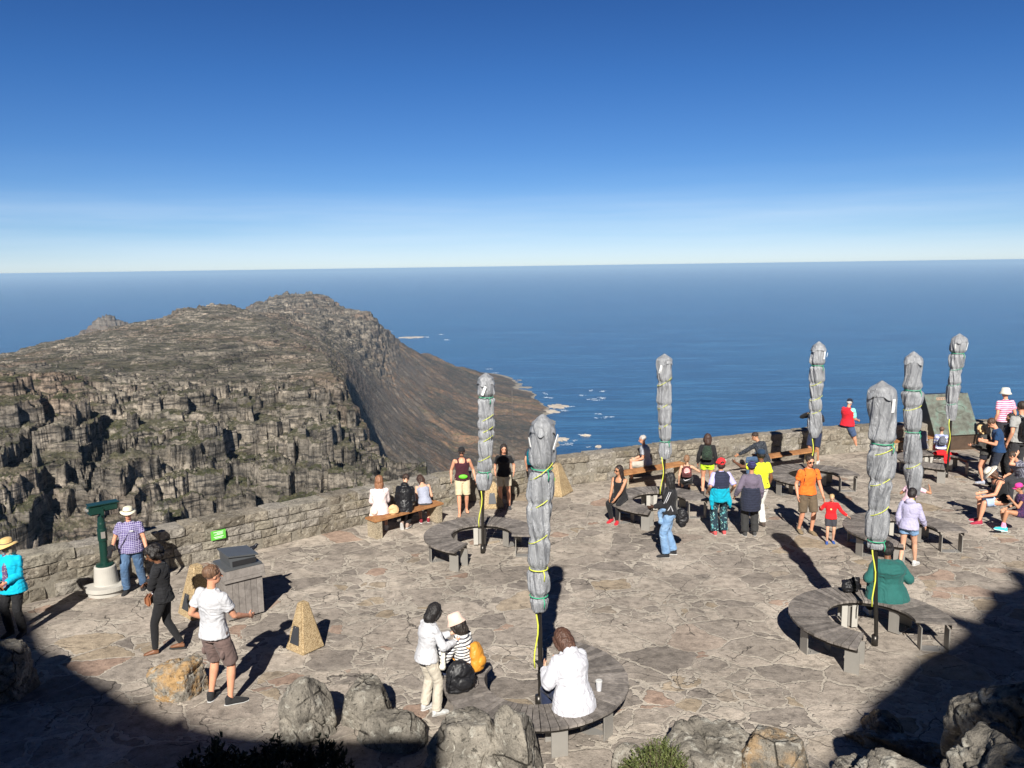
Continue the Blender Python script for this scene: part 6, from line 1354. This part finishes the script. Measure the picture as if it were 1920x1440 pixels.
# 30b seated behind the smooth parasol
J=sit('person in a speckled grey shirt half hidden behind the smooth topped parasol',1728,842,10,h=1.62,fat=1.1,sk=LR,top=('elbow',cloth((.24,.22,.24),'speck',(.4,.38,.4)),.02,.05),bot=('knee',cloth((.4,.3,.2)),.02),shoe=(BSH,DSOLE),hair=('short',(.1,.06,.04)),lean=14,bend=10,facefeat=False)
# 31 striped pink
J=person('person in a white sun hat and pink striped shirt standing furthest right at the back',(1878,856),htop=(1875,729),face=8,sk=LR,top=('short',cloth((.75,.50,.58),'stripe',(.60,.09,.22),1.1),.022,.03),bot=('long',cloth((.03,.03,.04)),.02),shoe=(BSH,DSOLE),hat=('bucket',cloth((.72,.68,.58))),hair=('short',(.3,.25,.2)),facefeat=False)
for q_ in(-1,1): rag('strap',[J['SH']+V3(.08*q_,-.04,.06),J['CH']+V3(.02*q_,-.155,-.02),J['WA']+V3(-.10*q_,-.14,0)],[.010]*3,BLKM,J['root'],wr=0)
# 32 grey tee black backpack
J=person('man in a grey t-shirt with a large black backpack at the right edge',(1906,905),htop=(1896,754),face=10,sk=LR,fat=1.1,top=('short',cloth((.30,.30,.29)),.022,.04),bot=('long',cloth((.035,.035,.04)),.02),shoe=(BSH,DSOLE),hair=('short',(.035,.024,.018)),facefeat=False)
backpack(J,'large black backpack worn by the man in the grey t-shirt',cloth((.016,.016,.018),'shiny'),.34,.50,.19)
# 33 navy tee
J=person('bearded man in a navy t-shirt with sunglasses looking down at the plaque',(1868,912),htop=(1864,783),face=68,sk=LR,top=('short',cloth((.012,.045,.12)),.020,.05),bot=('long',cloth((.02,.025,.04)),.02),shoe=(BSH,DSOLE),hair=('beard',(.07,.035,.02)),glasses=True,hl=(-.12,.34,1.12),hr=(.10,.32,1.12),head=(26,0,0),lean=5,bend=8,facefeat=False)
# 35 black man
J=person('dark haired man in black between the navy t-shirt man and the grey t-shirt man',(1890,902),htop=(1885,776),face=80,sk=TAN,top=('short',cloth((.014,.014,.016)),.022,.05),bot=('long',BLKM,.02),shoe=(BSH,DSOLE),hair=('short',(.014,.010,.008)),glasses=True,hl=(-.10,.30,1.10),hr=(.12,.30,1.08),head=(14,0,0),facefeat=False)
# 34 blonde
J=person('blonde girl in a dark grey top and black shorts with the brown backpack',(1845,906),htop=(1842,797),face=40,fem=True,sk=LR,top=('long',cloth((.055,.052,.048)),.026,.06),bot=('mini',cloth((.02,.02,.028)),.016),shoe=(cloth((.4,.42,.5)),SOLE),hair=('long',(.62,.42,.20),.10),hl=(-.14,.34,1.08),hr=(.06,.32,1.05),lean=4,bend=10,head=(24,0,0),facefeat=False)
backpack(J,'brown backpack low on the back of the blonde girl',cloth((.16,.055,.035)),.27,.36,.15,low=.16,strap=BLEA)
# 36 cream hat woman
p=G(1880,945,.455); s0=Vector((p.x,p.y,gz(p.x,p.y)))
J=person('woman in a wide cream hat, black tank top and denim skirt sitting at the right',s0,h=1.72,face=78,pelvis=(0,0,.565),fem=True,fat=1.22,sk=LR,top=('tank',cloth((.013,.013,.015)),.014,.03),bot=('skirt',cloth((.30,.40,.58),'denim',(.45,.55,.70)),.02,.92),shoe=(cloth((.35,.03,.06)),SOLE),hat=('brim',cloth((.74,.68,.58)),.18),hair=('long',(.10,.05,.03),.15),fl=(-.14,.50,.085),fr=(.10,.44,.085),hl=(-.20,.48,.66),hr=(.14,.40,.66),lean=14,bend=8,head=(30,-6,0),facefeat=False)
# 37
J=sit('man in a checked shirt resting his chin on his hand, right edge',1916,905,100,h=1.70,sk=LR,top=('short',cloth((.05,.05,.08),'check',(.3,.3,.36)),.02,.05),bot=('long',cloth((.03,.03,.035)),.02),shoe=(BSH,DSOLE),hair=('short',(.05,.03,.02)),hl=(-.06,.28,1.18),el_=(0,.5,-1),lean=18,bend=8,head=(20,0,0))
# 38 child pink cap
J=sit('child in a pink cap and turquoise sneakers sitting at the right edge',1916,962,80,h=1.42,fem=True,sk=TAN,top=('cap',cloth((.04,.02,.07),'speck',(.5,.1,.25)),.016,.04),bot=('mini',cloth((.04,.02,.07),'speck',(.5,.1,.25)),.018),shoe=(cloth((.05,.52,.60)),cloth((.6,.8,.8))),hat=('cap',cloth((.80,.05,.30))),hair=('short',(.05,.03,.02)),fl=(-.14,.50,.20),fr=(.06,.36,.12),hl=(-.06,.30,.92),el_=(-.3,.3,-1),head=(10,0,0),lean=6)
rag('sock',[J['FL'],J['FL']+(J['KL']-J['FL']).normalized()*.12],[.045,.045],cloth((.8,.3,.45)),J['root'],wr=0,flat=1); rag('sock',[J['FR'],J['FR']+(J['KR']-J['FR']).normalized()*.12],[.045,.045],cloth((.8,.3,.45)),J['root'],wr=0,flat=1)
# benches carrying the people at the right edge
_c=survey(15.6,17.6); ring_bench(_c.x,_c.y,150,330,'ring bench under the woman in the wide cream hat at the right edge',11,[160,200,240,290])
# ------------------------------------------------ starling on the bin
p=binr.matrix_basis@Vector((.32,.19,.925)); 
bird=empty('starling',p,R_(-60),'small glossy black bird perched on the corner of the litter bin','bird')
bird.scale=(1.35,1.35,1.35)
S=Soft(); S.limb([(0,-.05,.05),(0,0,.065),(0,.05,.085)],[.018,.034,.026],12); S.ball((0,.065,.108),(.020,.024,.020)); S.limb([(0,-.05,.05),(0,-.15,.03)],[.018,.008],8,flat=.4); S.limb([(0,.085,.108),(0,.115,.104)],[.006,.002],6); 
for q_ in(-1,1): S.limb([(q_*.012,.0,.045),(q_*.012,.005,.0)],[.005,.004],6)
S.build('body',simple('glossy_black_feather',(.012,.013,.018),.3),bird,vox=.005,sm=1)
